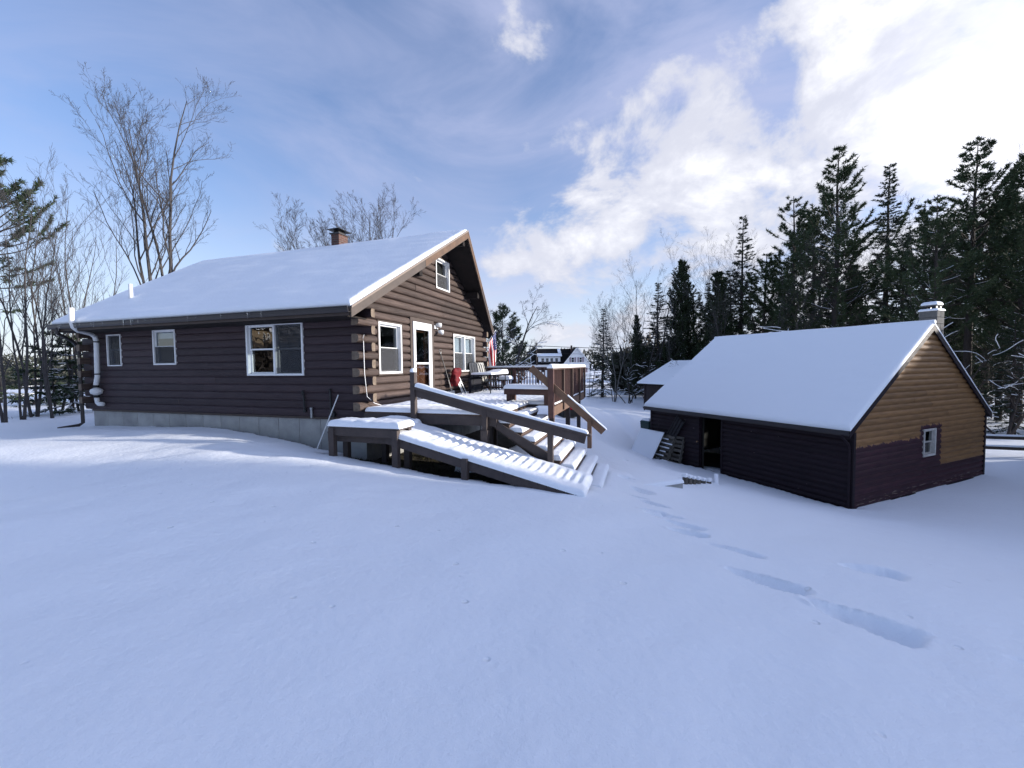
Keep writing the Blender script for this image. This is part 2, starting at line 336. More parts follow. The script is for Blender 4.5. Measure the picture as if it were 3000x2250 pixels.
def graded(lo, hi, step, far_lo, far_hi, g=1.12):
    a = list(np.arange(lo, hi+step/2, step)); s = step; x = hi
    while x < far_hi: s *= g; x += s; a.append(x)
    s = step; x = lo; b = []
    while x > far_lo: s *= g; x -= s; b.append(x)
    return np.array(b[::-1]+a)
PRINTS = [  # footprints: x, y, heading, length, width, depth
    (2.52, 2.92, 2.30, .29, .135, .17), (2.21, 3.55, 2.30, .29, .105, .15), (2.38, 4.38, 2.45, .25, .075, .09), (3.49, 3.93, 2.6, .22, .14, .11),
    (3.62, 2.05, 2.3, .26, .10, .12), (3.30, 2.42, 2.5, .20, .06, .05),
    (2.12, 4.95, 2.6, .20, .10, 0.138), (2.22, 5.30, 2.4, .24, .09, 0.103), (2.02, 5.72, 2.9, .17, .08, 0.103), (2.26, 5.76, 2.6, .15, .07, 0.092), (2.05, 5.98, 2.7, .18, .08, 0.103),
    (2.28, 6.7, 2.1, .26, .12, 0.138), (2.22, 7.35, 2.3, .2, .1, 0.115), (2.55, 8.1, 2.1, .26, .11, 0.126), (2.5, 8.9, 2.4, .2, .1, 0.103), (2.9, 9.7, 2.2, .26, .11, 0.115), (3.0, 10.5, 1.9, .26, .11, 0.115), (3.35, 11.4, 1.9, .26, .11, 0.115), (3.5, 12.4, 1.7, .26, .11, 0.115)]
def snow_z(X, Y, feat=True):
    Z = base_z(X, Y)
    v, u = hl(X, Y)
    near = np.exp(-(np.hypot(X-1, Y-6)/22)**2)
    Z = Z+.10*fbm(X*.16, Y*.16, 3, 3)+.035*fbm(X*.5+3, Y*.35, 5, 3)+(.020*fbm(X*1.7, Y*1.1, 9, 3)+.040*fbm((X*.8+Y*.6)*.35, (-X*.6+Y*.8)*1.0, 19, 3)+.007*fbm(X*5.1+2, Y*3.9, 14, 3))*near
    # drift crest in front of the foundation
    Z = Z+.05*np.exp(-((v+1.2)/.7)**2)*np.clip((u-.5)/2, 0, 1)*np.clip((10-u)/2, 0, 1)
    if feat:
        for (x, y, a, ln, wd, dp) in PRINTS:
            dx, dy = X-x, Y-y; m = (np.abs(dx) < .9) & (np.abs(dy) < .9)
            if not m.any(): continue
            c, s = math.cos(a), math.sin(a); p = (dx[m]*c+dy[m]*s)/ln; q = (-dx[m]*s+dy[m]*c)/wd
            q = q*(1+.38*p)+.16*vnoise(X[m]*9, Y[m]*9, 4)+.10*vnoise(X[m]*27, Y[m]*27, 5)+.10*p*p; p = p+.14*vnoise(X[m]*8, Y[m]*8, 8)
            r = np.sqrt(p*p+q*q)
            hole = 1/(1+np.exp((r-1)*8.5)); rim = np.exp(-((r-1.22)/.16)**2)
            taper = .35+.65*np.clip(.55-p*.55, 0, 1)+.22*vnoise(X[m]*15, Y[m]*15, 3)+.12*vnoise(X[m]*34, Y[m]*34, 13)
            Z[m] += -dp*hole*taper*1.25+dp*.10*rim*(1+1.6*vnoise(X[m]*22, Y[m]*22, 6))
        # plough bank and tyre tracks on the drive
        tr = X-(4.3+.09*(Y-18)+.5*np.sin(Y*.11)); on = np.clip((Y-13)/3, 0, 1)*np.clip((60-Y)/10, 0, 1)
        for o in (-.75, .75): Z = Z-.05*on*np.exp(-((tr-o)/.24)**2)
        Z = Z+.22*np.exp(-(((X-6.9)/1.1)**2+((Y-24)/2.4)**2))*(1+.5*vnoise(X*3, Y*3, 2))+.12*np.exp(-(((X-6.2)/.6)**2+((Y-20.5)/1.5)**2))
    # melted strips: foundation, under deck, ramp and shed wall
    jag = .10*fbm(X*3.1, Y*3.1, 12, 3)
    strip = (v > -.30+jag*1.4+np.clip((u-1.0)*.055, 0, .35)) & (v < .12) & (u < 6.8) & (u > -.2)
    under = (v > -1.15+jag) & (v < 7.0+jag) & (u < .3) & (u > -3.0+jag)
    under &= ~((v > 0) & (u < -2.2+jag))
    ramp = (v > -1.22+jag) & (v < .0) & (u <= -1.2) & (u > -4.1+jag)
    m = strip | under | ramp
    sv_, su_ = sl(X, Y)
    m2 = (sv_ > -.12+jag*.6) & (sv_ < .2) & (su_ > -.1) & (su_ < 6.2)
    return np.where(m, Z-.26, np.where(m2, Z-.10, Z))
def make_ground():
    def mid(a, fine):                 # finer spacing where the footprints are
        lo, hi = fine; k = a[(a < lo-.02) | (a > hi+.02)]; return np.sort(np.concatenate([k, np.arange(lo, hi, .021)]))
    xs = mid(graded(-7.0, 8.0, .06, -1800, 1800), (1.75, 4.05)); ys = mid(graded(.9, 12.0, .055, -700, 2600), (1.9, 6.4))
    X, Y = np.meshgrid(xs, ys); Z = snow_z(X.ravel(), Y.ravel()).reshape(X.shape)
    nx = len(xs); V = np.stack([X.ravel(), Y.ravel(), Z.ravel()], 1)
    i = (np.arange(len(ys)-1)[:, None]*nx+np.arange(nx-1)[None]).ravel()
    o = arr_mesh('snow_ground', V, np.stack([i, i+1, i+nx+1, i+nx], 1), snow_g, smooth=True); struct(o)
    o['label'] = 'snow covered yard sloping down to the shed'
    # bare soil just beneath, seen only where the snow has melted
    xs = np.arange(-14, 10.5, .12); ys = np.arange(4.5, 20, .12); X, Y = np.meshgrid(xs, ys)
    Z = base_z(X.ravel(), Y.ravel()).reshape(X.shape)-.13+.05*fbm(X*4, Y*4, 21, 3)
    nx = len(xs); V = np.stack([X.ravel(), Y.ravel(), Z.ravel()], 1); i = (np.arange(len(ys)-1)[:, None]*nx+np.arange(nx-1)[None]).ravel()
    o = arr_mesh('bare_ground', V, np.stack([i, i+1, i+nx+1, i+nx], 1), soil_m, smooth=True); struct(o)
make_ground()

# ------------------------------------------------------------------ log cabin
W, LEN, OV, ZE, EL, OG, OGP, ZR = 7.065, 9.45, .68, 2.40, 9.62, .22, .98, 5.10
CH = .1865                                    # log course
PITCHR = (ZR-ZE)/(W/2+OV)
cabin = thing('log_cabin', 'dark brown log cabin with snow covered roof and brick chimney beside the deck', 'house', HO, HR)
def roof_under(v): return ZR-.20-PITCHR*abs(v-W/2)
LW = lambda a, out, z: (-out, a, z)          # long wall mapping (a = u)
GW = lambda a, out, z: (a, -out, z)          # gable mapping (a = v)
BWm = lambda a, out, z: (W+out, a, z)        # back wall
FGm = lambda a, out, z: (a, LEN+out, z)      # far gable
wins = {  # name: plane, a0, a1, z0, z1
    'w1': ('L', 7.987, 8.584, 1.241, 2.129), 'w2': ('L', 5.83, 6.69, 1.255, 2.208), 'w3': ('L', 1.624, 3.366, .961, 2.218),
    'g1': ('G', .444, 1.398, .98, 2.196), 'door': ('G', 1.80, 3.06, -.05, 2.43), 'g2': ('G', 4.378, 6.148, .957, 2.182), 'at': ('G', 3.282, 4.168, 3.453, 4.367)}
def log_prof(z0, z1, zc0, zc1, bulge, depth):
    pts = []; n = 9
    for i in range(n+1):
        t = i/n; z = z0+(z1-z0)*t
        if z < zc0-1e-6 or z > zc1+1e-6: continue
        o = bulge*(max(0, 1-abs(2*t-1)**2.6))**.5
        pts.append((o, z))
    def at(z): t = (z-z0)/(z1-z0); return (bulge*(max(0, 1-abs(2*t-1)**2.6))**.5, z)
    if not pts or pts[0][1] > zc0+1e-4: pts.insert(0, at(zc0))
    if pts[-1][1] < zc1-1e-4: pts.append(at(zc1))
    return pts+[(-depth, zc1), (-depth, zc0)]
def lay_logs(plane, fn, a_lo, a_hi, z_top, bulge, m, slope=False, ext=lambda i: (0, 0), holes=(), seed=0):
    r = random.Random(seed)
    n = int(math.ceil(z_top/CH))
    for i in range(n):
        z0, z1 = i*CH, min((i+1)*CH, z_top+.02); e0, e1 = ext(i)
        if slope:
            zt = min(z1, ZR-.22)
            if zt-z0 < .03: continue
        else: zt = z1
        segs = [(a_lo-e0, a_hi+e1, z0, zt)]
        for (h0, h1, hz0, hz1) in holes:
            new = []
            for (s0, s1, c0, c1) in segs:
                if hz1 <= c0+.004 or hz0 >= c1-.004 or h1 <= s0 or h0 >= s1: new.append((s0, s1, c0, c1)); continue
                if h0-s0 > .02: new.append((s0, h0, c0, c1))
                if s1-h1 > .02: new.append((h1, s1, c0, c1))
                if hz0-c0 > .01: new.append((h0, h1, c0, hz0))
                if c1-hz1 > .01: new.append((h0, h1, hz1, c1))
            segs = new
        # an occasional butt joint between two logs
        out = []
        for s in segs:
            if s[1]-s[0] > 4.0: j = s[0]+(s[1]-s[0])*r.uniform(.3, .7); out += [(s[0], j-.003, *s[2:]), (j+.003, s[1], *s[2:])]
            else: out.append(s)
        for (s0, s1, c0, c1) in out:
            prof = log_prof(z0, z1 if not slope else z0+CH, c0, c1, bulge*(1+r.uniform(-.1, .1)), .10)
            A0 = [s0]*len(prof); A1 = [s1]*len(prof)
            if slope:
                lim = [(ZR-.20-p[1])/PITCHR for p in prof]
                A0 = [max(s0, W/2-l) for l in lim]; A1 = [min(s1, W/2+l) for l in lim]
                if max(b-a for a, b in zip(A0, A1)) < .03: continue
                A1 = [max(a+.002, b) for a, b in zip(A0, A1)]
            wob = [r.uniform(-.003, .003) for _ in range(2)]
            mb = MB(); k = len(prof)
            V = [fn(A0[j], p[0]+wob[0], p[1]) for j, p in enumerate(prof)]+[fn(A1[j], p[0]+wob[1], p[1]) for j, p in enumerate(prof)]
            mb.add(V, [(j, (j+1) % k, k+(j+1) % k, k+j) for j in range(k)], 0)
            mb.add(V[:k], [tuple(reversed(range(k)))], 1); mb.add(V[k:], [tuple(range(k))], 1)
            mb.build('log', [m, end_m], cabin)
hol = {k: [] for k in 'LG'}
for pl, a0, a1, z0, z1 in wins.values(): hol[pl].append((a0, a1, z0, z1))
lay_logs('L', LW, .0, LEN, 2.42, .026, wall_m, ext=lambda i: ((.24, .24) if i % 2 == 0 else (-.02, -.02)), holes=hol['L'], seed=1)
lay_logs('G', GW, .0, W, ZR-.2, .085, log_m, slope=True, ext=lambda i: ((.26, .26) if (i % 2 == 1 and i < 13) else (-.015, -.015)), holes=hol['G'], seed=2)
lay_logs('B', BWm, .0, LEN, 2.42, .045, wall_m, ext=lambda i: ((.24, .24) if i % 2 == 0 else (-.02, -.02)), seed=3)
lay_logs('F', FGm, .0, W, ZR-.2, .045, log_m, slope=True, ext=lambda i: ((.26, .26) if (i % 2 == 1 and i < 13) else (-.015, -.015)), seed=4)
# inner lining that closes the joints, floor and loft
mb = MB(); T = .07
def lining(fn, a0, a1, ztop, holes):
    xs = sorted({a0, a1, *[h for q in holes for h in q[:2]]}); zs = sorted({0, ztop, *[h for q in holes for h in (max(q[2], 0), min(q[3], ztop))]})
    for x0, x1 in zip(xs, xs[1:]):
        for z0, z1 in zip(zs, zs[1:]):
            cx, cz = (x0+x1)/2, (z0+z1)/2
            if any(h[0] < cx < h[1] and h[2] < cz < h[3] for h in holes): continue
            p = [fn(a, o, z) for z in (z0, z1) for a, o in ((x0, -.085), (x1, -.085), (x1, -.12), (x0, -.12))]
            mb.hexa(p)
lining(LW, .1, LEN-.1, 2.4, hol['L']); lining(BWm, .1, LEN-.1, 2.4, []); lining(GW, .13, W-.13, 2.4, [h for h in hol['G'] if h[2] < 2.3]); lining(FGm, .13, W-.13, 2.4, [])
for y in (.105, LEN-.105): mb.add([(.3, y, 2.4), (W-.3, y, 2.4), (W/2, y, 4.75)], [(0, 1, 2)])
mb.box(.1, W-.1, .1, LEN-.1, .18, .22); mb.box(.13, W-.13, .13, LEN-.13, 2.41, 2.45)
mb.build('inner_wall', inner_m, cabin)

# foundation: poured wall with form joints
def foundation():
    n = 15; st = LEN/n
    for k in range(n):
        u0, u1 = k*st+.004, (k+1)*st-.004; MB().box(.035, .22, u0, u1, -1.6, -.004).build('concrete_panel', conc_m, cabin, bevel=.006)
    for k in range(11):
        v0, v1 = .04+k*(W-.08)/11+.004, .04+(k+1)*(W-.08)/11-.004; MB().box(v0, v1, .035, .16, -1.9, -.004).build('concrete_panel', conc_m, cabin, bevel=.006)
    mb = MB(); mb.box(.05, .2, .01, LEN-.01, -1.6, -.03); mb.box(W-.22, W-.04, .0, LEN, -1.9, -.004); mb.box(.05, W-.05, LEN-.2, LEN-.03, -1.6, -.004); mb.build('foundation', conc_m, cabin)
    mb = MB(); mb.box(.0, .03, -.02, LEN, -.05, .012); mb.build('sill_board', trim_m, cabin)
foundation()

# roof
def rake_y(v): return -(OG+(OGP-OG)*(1-abs(v-W/2)/(W/2+OV)))
def roof():
    def plane_z(v): return ZR-PITCHR*abs(v-W/2)
    for side in (0, 1):
        v0, v1 = (-OV, W/2) if side == 0 else (W+OV, W/2)
        mb = MB(); n = 1
        P = [(v0, rake_y(v0), plane_z(v0)), (v1, rake_y(v1), plane_z(v1)), (v1, EL, plane_z(v1)), (v0, EL, plane_z(v0))]
        mb.hexa([(p[0], p[1], p[2]-.16) for p in P]+[(p[0], p[1], p[2]-.02) for p in P]); rf = mb.build('roof', soffit_m, cabin)
        # snow: thick, softly edged
        ns, nt = 80, 96
        s = np.linspace(0, 1, ns); s = .5-.5*np.cos(np.pi*s); t = np.linspace(0, 1, nt); t = np.where(t < .5, 2*t*t, 1-2*(1-t)**2)
        S, Tt = np.meshgrid(s, t, indexing='ij')
        vv = v0+(v1-v0)*S; y0 = np.array([[rake_y(a) for a in r_] for r_ in vv]); yy = y0-.02+(EL+.03-y0)*Tt; zz = ZR-PITCHR*np.abs(vv-W/2)
        slope_len = math.hypot(v1-v0, ZR-ZE)
        d_e = S*slope_len; d_r = (yy-y0+.02); d_f = (EL+.03-yy); d = np.minimum(np.minimum(d_e+.015, d_r), d_f)
        ed = np.sqrt(np.clip(1-(1-np.clip(d/.10, 0, 1))**2, 0, 1))
        th = (.105+.02*fbm(vv*.9, yy*.7, 31, 3)+.010*fbm(vv*6, yy*1.0, 33, 3)-.055*S**3)*ed
        th = np.where(S > .995, th*.75, th)
        top = np.stack([vv, yy, zz-.015+th*1.15], -1).reshape(-1, 3); bot = np.stack([vv, yy, zz-.022], -1).reshape(-1, 3)
        nn = ns*nt; i = (np.arange(ns-1)[:, None]*nt+np.arange(nt-1)[None]).ravel()
        q = np.stack([i, i+nt, i+nt+1, i+1], 1); qb = q[:, ::-1]+nn
        F = [q, qb]
        for a in range(nt-1): pass
        e = []
        for a in range(nt-1): e += [(a, a+1, nn+a+1, nn+a), ((ns-1)*nt+a+1, (ns-1)*nt+a, nn+(ns-1)*nt+a, nn+(ns-1)*nt+a+1)]
        for a in range(ns-1): e += [(a*nt+nt, a*nt, nn+a*nt, nn+a*nt+nt), (a*nt+nt-1, (a+1)*nt+nt-1, nn+(a+1)*nt+nt-1, nn+a*nt+nt-1)]
        F = np.concatenate([q, qb, np.array(e)])
        if side == 1: F = F[:, ::-1]
        arr_mesh('snow', np.concatenate([top, bot]), F, snow, rf, smooth=True)
        # rake board and its thin metal drip edge, both ends
        for yk in (0, 1):
            A = np.array([v0, rake_y(v0) if yk == 0 else EL, plane_z(v0)]); B = np.array([v1, rake_y(v1) if yk == 0 else EL, plane_z(v1)])
            o = -.02 if yk == 0 else .02; h0, h1 = -.24, -.012
            P = []
            for (dz) in (h0, h1):
                P += [A+[0, o-.016, dz], B+[0, o-.016, dz], B+[0, o+.016, dz], A+[0, o+.016, dz]]
            b = MB().hexa(P).build('rake_board', trim_m if True else sunlit_m, cabin)
            # sunlight on the upper stretch of the board, painted as a warmer strip
            if yk == 0:
                C = A+(B-A)*.55; P = []
                for dz in (h0+.012, h1-.05): P += [C+[0, o-.022, dz], B+[0, o-.022, dz], B+[0, o-.017, dz], C+[0, o-.017, dz]]
                MB().hexa(P).build('sunlit_strip', sunlit_m, b)
                P = []
                for dz in (-.05, .0): P += [A+[0, o-.03, dz], B+[0, o-.03, dz], B+[0, o-.018, dz], A+[0, o-.018, dz]]
                MB().hexa(P).build('drip_edge', mat('drip_edge_%d' % side, (.20, .155, .125), .6), b)
    # ridge beam and purlins under the prow
    for v in (W/2, W/2+1.9, W/2-1.9):
        z = roof_under(v)-.04; MB().box(v-.07, v+.07, rake_y(v)+.10, .3, z-.2, z).build('purlin', soffit_m, cabin)
    # fascia + gutter on the camera side
    MB().box(-OV-.005, -OV+.025, -OG+.02, EL-.02, ZE-.20, ZE-.03).build('fascia', trim_m, cabin)
    mb = MB(); x = -OV-.012; pr = [(0, -.14), (-.055, -.14), (-.075, -.10), (-.08, -.045), (-.1, -.03), (-.1, -.018), (-.088, -.018), (-.068, -.04), (-.062, -.095), (-.05, -.128), (-.01, -.128), (-.01, -.018), (0, -.018)]
    mb.prism(pr, -OG-.02, EL+.05, lambda a, p, q: (x+p, a, ZE+q)); gut = mb.build('gutter', gutter_m, cabin)
    rr = random.Random(5); ice = glass_mat('ice', (.85, .9, .95), .12)
    for k in range(26):
        u = rr.choice([rr.uniform(2, 9.2), rr.uniform(6, 9.2)]); ln = rr.uniform(.04, .17); x0 = x-.09
        MB().tube([(x0, u, ZE-.03), (x0+rr.uniform(-.004, .004), u+rr.uniform(-.006, .006), ZE-.03-ln*.5), (x0, u, ZE-.04-ln)], [.009, .006, .001], 6).build('icicle', ice, gut)
    # downspout at the far end
    d = MB(); d.tube([(x-.04, EL-.35, ZE-.13), (x-.03, EL-.30, ZE-.25), (-.35, EL-.18, ZE-.45), (-.12, EL+.02, ZE-.62), (-.10, EL+.08, ZE-.8), (-.10, EL+.08, -.40), (-.2, EL+.08, -.46), (-.62, EL+.14, -.5)], .045, 8)
    d.build('downspout', gutter_m, cabin)
    # lower soffit of the eave
    MB().box(-OV+.02, -.03, -OG+.1, EL-.03, ZE-.215, ZE-.19).build('soffit', soffit_m, cabin)
roof()

# windows
def frame_ring(mb, fn, a0, a1, z0, z1, wd, o0, o1, m=0):
    for (x0, x1, y0, y1) in ((a0, a1, z0, z0+wd), (a0, a1, z1-wd, z1), (a0, a0+wd, z0+wd, z1-wd), (a1-wd, a1, z0+wd, z1-wd)):
        p = [fn(a, o, z) for z in (y0, y1) for a, o in ((x0, o0), (x1, o0), (x1, o1), (x0, o1))]; mb.hexa(p, m)
def pane(name, fn, a0, a1, z0, z1, o, m, parent, t=.006):
    p = [fn(a, oo, z) for z in (z0, z1) for a, oo in ((a0, o), (a1, o), (a1, o-t), (a0, o-t))]
    return MB().hexa(p).build(name, m, parent)
def window(fn, a0, a1, z0, z1, cols=1, parent=None, proud=.05, wd=.042, blind=0.0, scr=(), full_screen=False, frame=None):
    mb = MB(); frame_ring(mb, fn, a0, a1, z0, z1, wd, proud, -.09)
    W1 = (a1-a0)/cols
    for c in range(1, cols):
        x = a0+c*W1; p = [fn(a, o, z) for z in (z0+wd, z1-wd) for a, o in ((x-wd*.55, proud-.004), (x+wd*.55, proud-.004), (x+wd*.55, -.09), (x-wd*.55, -.09))]; mb.hexa(p)
    wo = mb.build('window', frame or white_m, parent, bevel=.004)
    for c in range(cols):
        x0 = a0+c*W1+wd*(1 if c == 0 else .55); x1 = a0+(c+1)*W1-wd*(1 if c == cols-1 else .55); zm = (z0+z1)/2+.01
        for (q0, q1, o) in ((zm-.018, z1-wd, -.005), (z0+wd, zm+.018, -.035)):
            s = MB(); frame_ring(s, fn, x0, x1, q0, q1, .036, o, o-.028); s.build('sash', frame or white_m, wo)
            pane('pane', fn, x0+.03, x1-.03, q0+.03, q1-.03, o-.012, glass_m, wo)
        if c in scr: pane('screen', fn, x0+.008, x1-.008, z0+wd, zm if not full_screen else z1-wd, .012, screen_glass, wo, .002)
        if blind:
            pane('blind', fn, x0, x1, z0+wd+(z1-z0)*(1-blind), z1-wd, -.10, blind_m, wo, .01)
    return wo
screen_glass = bpy.data.materials.new('screen_mesh'); screen_glass.use_nodes = True
_nt = screen_glass.node_tree; _b = _nt.nodes['Principled BSDF']; _b.inputs['Base Color'].default_value = (.045, .047, .052, 1); _b.inputs['Roughness'].default_value = .8; _b.inputs['Alpha'].default_value = .5
def cw(k): return wins[k][1:]
window(LW, *cw('w1'), parent=cabin, scr=(0,), full_screen=True, proud=.045, wd=.03)
window(LW, *cw('w2'), parent=cabin, scr=(0,), proud=.045, blind=.3)
window(LW, *cw('w3'), cols=2, parent=cabin, scr=(0,), full_screen=True, proud=.055, wd=.05)
window(GW, *cw('g1'), parent=cabin, scr=(0,), proud=.095, wd=.05)
window(GW, *cw('g2'), cols=2, parent=cabin, scr=(0, 1), proud=.095, wd=.045, blind=.97)
window(GW, *cw('at'), parent=cabin, scr=(0,), proud=.095, wd=.045)
# casings of the gable openings
def casing(k, wd, o0=.092, top=True):
    a0, a1, z0, z1 = cw(k); mb = MB(); frame_ring(mb, GW, a0-wd, a1+wd, z0-wd, z1+wd, wd, o0, .0); mb.build('casing', trim_m, cabin)
casing('g1', .035); casing('g2', .03); casing('at', .03)
# door
def door():
    D0, D1, Z0, Z1 = 1.943, 2.934, .286, 2.346
    mb = MB(); frame_ring(mb, GW, 1.80, 3.06, .20, 2.45, .10, .098, -.1); dr = mb.build('door', trim_m, cabin)
    mb = MB()
    for (x0, x1, y0, y1) in ((D0, D1, Z1-.06, Z1), (D0, D0+.05, Z0, Z1-.06), (D1-.05, D1, Z0, Z1-.06), (D0, D1, Z0-.02, Z0)):
        mb.hexa([GW(a, o, z) for z in (y0, y1) for a, o in ((x0, .105), (x1, .105), (x1, .0), (x0, .0))])
    mb.build('storm_frame', white_m, dr, bevel=.004)
    mb = MB(); a, b = D0+.052, D1-.052
    for (x0, x1, y0, y1) in ((a, b, Z1-.20, Z1-.063), (a, a+.09, Z0+.005, Z1-.20), (b-.09, b, Z0+.005, Z1-.20), (a+.09, b-.09, Z0+.005, Z0+.16), (a+.09, b-.09, Z0+.92, Z0+.97)):
        mb.hexa([GW(q, o, z) for z in (y0, y1) for q, o in ((x0, .09), (x1, .09), (x1, .055), (x0, .055))])
    mb.build('storm_door', white_m, dr, bevel=.004)
    pane('pane', GW, a+.085, b-.085, Z0+.965, Z1-.195, .072, glass_d, dr); pane('pane', GW, a+.085, b-.085, Z0+.155, Z0+.925, .072, glass_d, dr)
    mb = MB(); p = [GW(q, o, z) for z in (Z0, Z0+.98) for q, o in ((D0, -.06), (D1, -.06), (D1, -.10), (D0, -.10))]; mb.hexa(p)
    for (x0, x1, y0, y1) in ((D0, D1, 2.1, Z1), (D0, D0+.14, 1.26, 2.1), (D1-.14, D1, 1.26, 2.1)):
        mb.hexa([GW(q, o, z) for z in (y0, y1) for q, o in ((x0, -.06), (x1, -.06), (x1, -.10), (x0, -.10))])
    for x0 in (D0+.16, D0+.54): mb.hexa([GW(q, o, z) for z in (Z0+.15, Z0+.85) for q, o in ((x0, -.045), (x0+.29, -.045), (x0+.29, -.06), (x0, -.06))])
    mb.build('inner_door', wooddoor_m, dr, bevel=.006)
    mb = MB(); mb.tube([GW(D0+.1, .09, 1.12), GW(D0+.1, .13, 1.14), GW(D0+.1, .13, 1.26), GW(D0+.1, .09, 1.28)], .009, 6); mb.build('handle', dkmetal_m, dr)
    MB().hexa([GW(q, o, z) for z in (.22, .275) for q, o in ((1.85, .16), (3.02, .16), (3.02, .0), (1.85, .0))]).build('threshold', greywood_m, dr)
door()
# floodlight by the door
fl = MB(); fl.hexa([GW(a, o, z) for z in (2.24, 2.34) for a, o in ((3.09, .11), (3.19, .11), (3.19, .05), (3.09, .05))]); flo = fl.build('floodlight', pvc_m, cabin)
lamp_m = mat('lamp_glass', (.62, .63, .63), .25)
for (a, z, d) in ((3.20, 2.37, .14), (3.28, 2.17, .16)):
    mb = MB(); mb.tube([GW(3.14, .09, 2.29), GW((3.14+a)/2, d, (2.29+z)/2)], .018, 6); mb.tube([GW(a-.05, d-.02, z), GW(a, d+.03, z-.01), GW(a+.05, d+.10, z-.03), GW(a+.058, d+.112, z-.032)], [.03, .062, .072, .045], 14)
    mb.build('lamp', lamp_m, flo, smooth=True)
# pipes on the long wall
def wall_pipes():
    mb = MB(); pts = [(-.78, 8.52, 2.79), (-.78, 8.54, 2.42), (-.74, 8.56, 2.28), (-.62, 8.62, 2.20), (-.3, 8.76, 2.15), (-.17, 8.82, 2.08), (-.13, 8.84, 1.95), (-.13, 8.88, .95), (-.12, 8.93, .86), (-.12, 8.97, .74), (-.12, 8.97, .30), (-.12, 8.95, .21), (-.12, 8.88, .165), (-.12, 8.72, .17)]
    mb.tube(pts, .058, 12); rp = mb.build('vent_pipe', pvc_m, cabin, smooth=True)
    mb = MB(); mb.tube([(-.12, 8.97, .62), (-.12, 8.97, .585), (-.12, 8.97, .53), (-.12, 8.97, .47), (-.12, 8.97, .43)], [.07, .13, .145, .13, .07], 18); mb.build('fan_housing', pvc_m, rp, smooth=True)
    for z, u in ((1.93, 8.84), (1.02, 8.878), (.67, 8.97), (.385, 8.97)):
        h = .018 if z > .9 else .035; mb = MB(); mb.tube([(-.125, u, z-h), (-.125, u, z+h)], .066, 14); mb.build('strap', black_m, rp)
    mb = MB(); mb.tube([(.45, 8.3, 3.0), (.45, 8.3, 3.62)], .05, 10); mb.build('vent_pipe', pvc_m, cabin, smooth=True)
    mb = MB(); mb.tube([(-.06, 1.62, .14), (-.06, 1.64, .50), (-.06, 1.65, .53), (-.075, 1.66, .61)], [.022, .022, .032, .028], 8); mb.tube([(.0, 1.62, .14), (-.075, 1.62, .14)], .04, 8); mb.build('fill_pipe', dkmetal_m, cabin)
    mb = MB(); mb.tube([(-.06, .86, .10), (-.06, .88, .60), (-.07, .88, .66)], [.022, .022, .03], 8); mb.tube([(.0, .82, .08), (-.09, .82, .08)], .07, 10); mb.build('fill_pipe', dkmetal_m, cabin)
    mb = MB(); mb.tube([(-.06, 1.42, -.02), (-.06, 1.42, .16), (-.06, 1.43, .22)], [.03, .03, .036], 8); mb.build('fill_pipe', metal_m, cabin)
wall_pipes()
# chimney
def chimney():
    X0, X1, Y0, Y1 = 3.48, 3.90, 3.49, 3.79
    ch = MB().box(X0, X1, Y0, Y1, 4.6, 5.46).build('chimney', brick_m, cabin)
    MB().box(X0-.04, X1+.04, Y0-.04, Y1+.04, 5.46, 5.50).build('chimney_crown', gutter_m, ch)
    MB().box(X0+.07, X1-.07, Y0+.06, Y1-.06, 5.50, 5.60).build('flue', black_m, ch)
    z = 5.60; a = [(X0-.10, Y0-.09), (X1+.10, Y0-.09), (X1+.10, Y1+.09), (X0-.10, Y1+.09)]; cx, cy = (X0+X1)/2, (Y0+Y1)/2; b = [(cx-.08, cy-.05), (cx+.08, cy-.05), (cx+.08, cy+.05), (cx-.08, cy+.05)]
    mb = MB(); mb.hexa([(x, y, z) for x, y in a]+[(x, y, z+.015) for x, y in a]); mb.hexa([(x, y, z+.016) for x, y in a]+[(x, y, z+.07) for x, y in b]); mb.build('chimney_cap', dkmetal_m, ch)
chimney()
# brick courses on the chimney faces
def brick_pattern():
    nt = brick_m.node_tree; b = nt.nodes['Principled BSDF']; N = nt.nodes.new; L = nt.links.new
    tc = N('ShaderNodeTexCoord'); sp = N('ShaderNodeSeparateXYZ'); L(tc.outputs['Object'], sp.inputs[0]); ad = N('ShaderNodeMath'); L(sp.outputs[0], ad.inputs[0]); L(sp.outputs[1], ad.inputs[1])
    cb = N('ShaderNodeCombineXYZ'); L(ad.outputs[0], cb.inputs[0]); L(sp.outputs[2], cb.inputs[1])
    br = N('ShaderNodeTexBrick'); br.inputs['Scale'].default_value = 1; br.inputs['Brick Width'].default_value = .21; br.inputs['Row Height'].default_value = .07; br.inputs['Mortar Size'].default_value = .009
    br.inputs['Color1'].default_value = (.115, .052, .038, 1); br.inputs['Color2'].default_value = (.07, .034, .027, 1); br.inputs['Mortar'].default_value = (.10, .088, .08, 1)
    L(cb.outputs[0], br.inputs[0]); L(br.outputs[0], b.inputs['Base Color'])
brick_pattern()
# things leaning on the long wall
p0, p1 = hw(-.55, .96, -.86), hw(-.10, .62, .53)
o = MB().tube([p0, p1], .014, 8).build('long_pole', pvc_m); tag(o, 'thin white pole leaning on the cabin long wall by the fill pipe', 'pole')
cd = MB(); cd.tube([hw(-.10, -.10, 1.85), hw(-.16, -.12, 1.78), hw(-.12, -.10, 1.70), hw(-.13, -.115, 1.0), hw(-.10, -.14, .5), hw(.05, -.22, .34), hw(.25, -.25, .28)], .007, 5)
o = cd.build('cord', white_m, smooth=True); tag(o, 'thin white cord hanging down the log corner beside the gable window', 'cord')

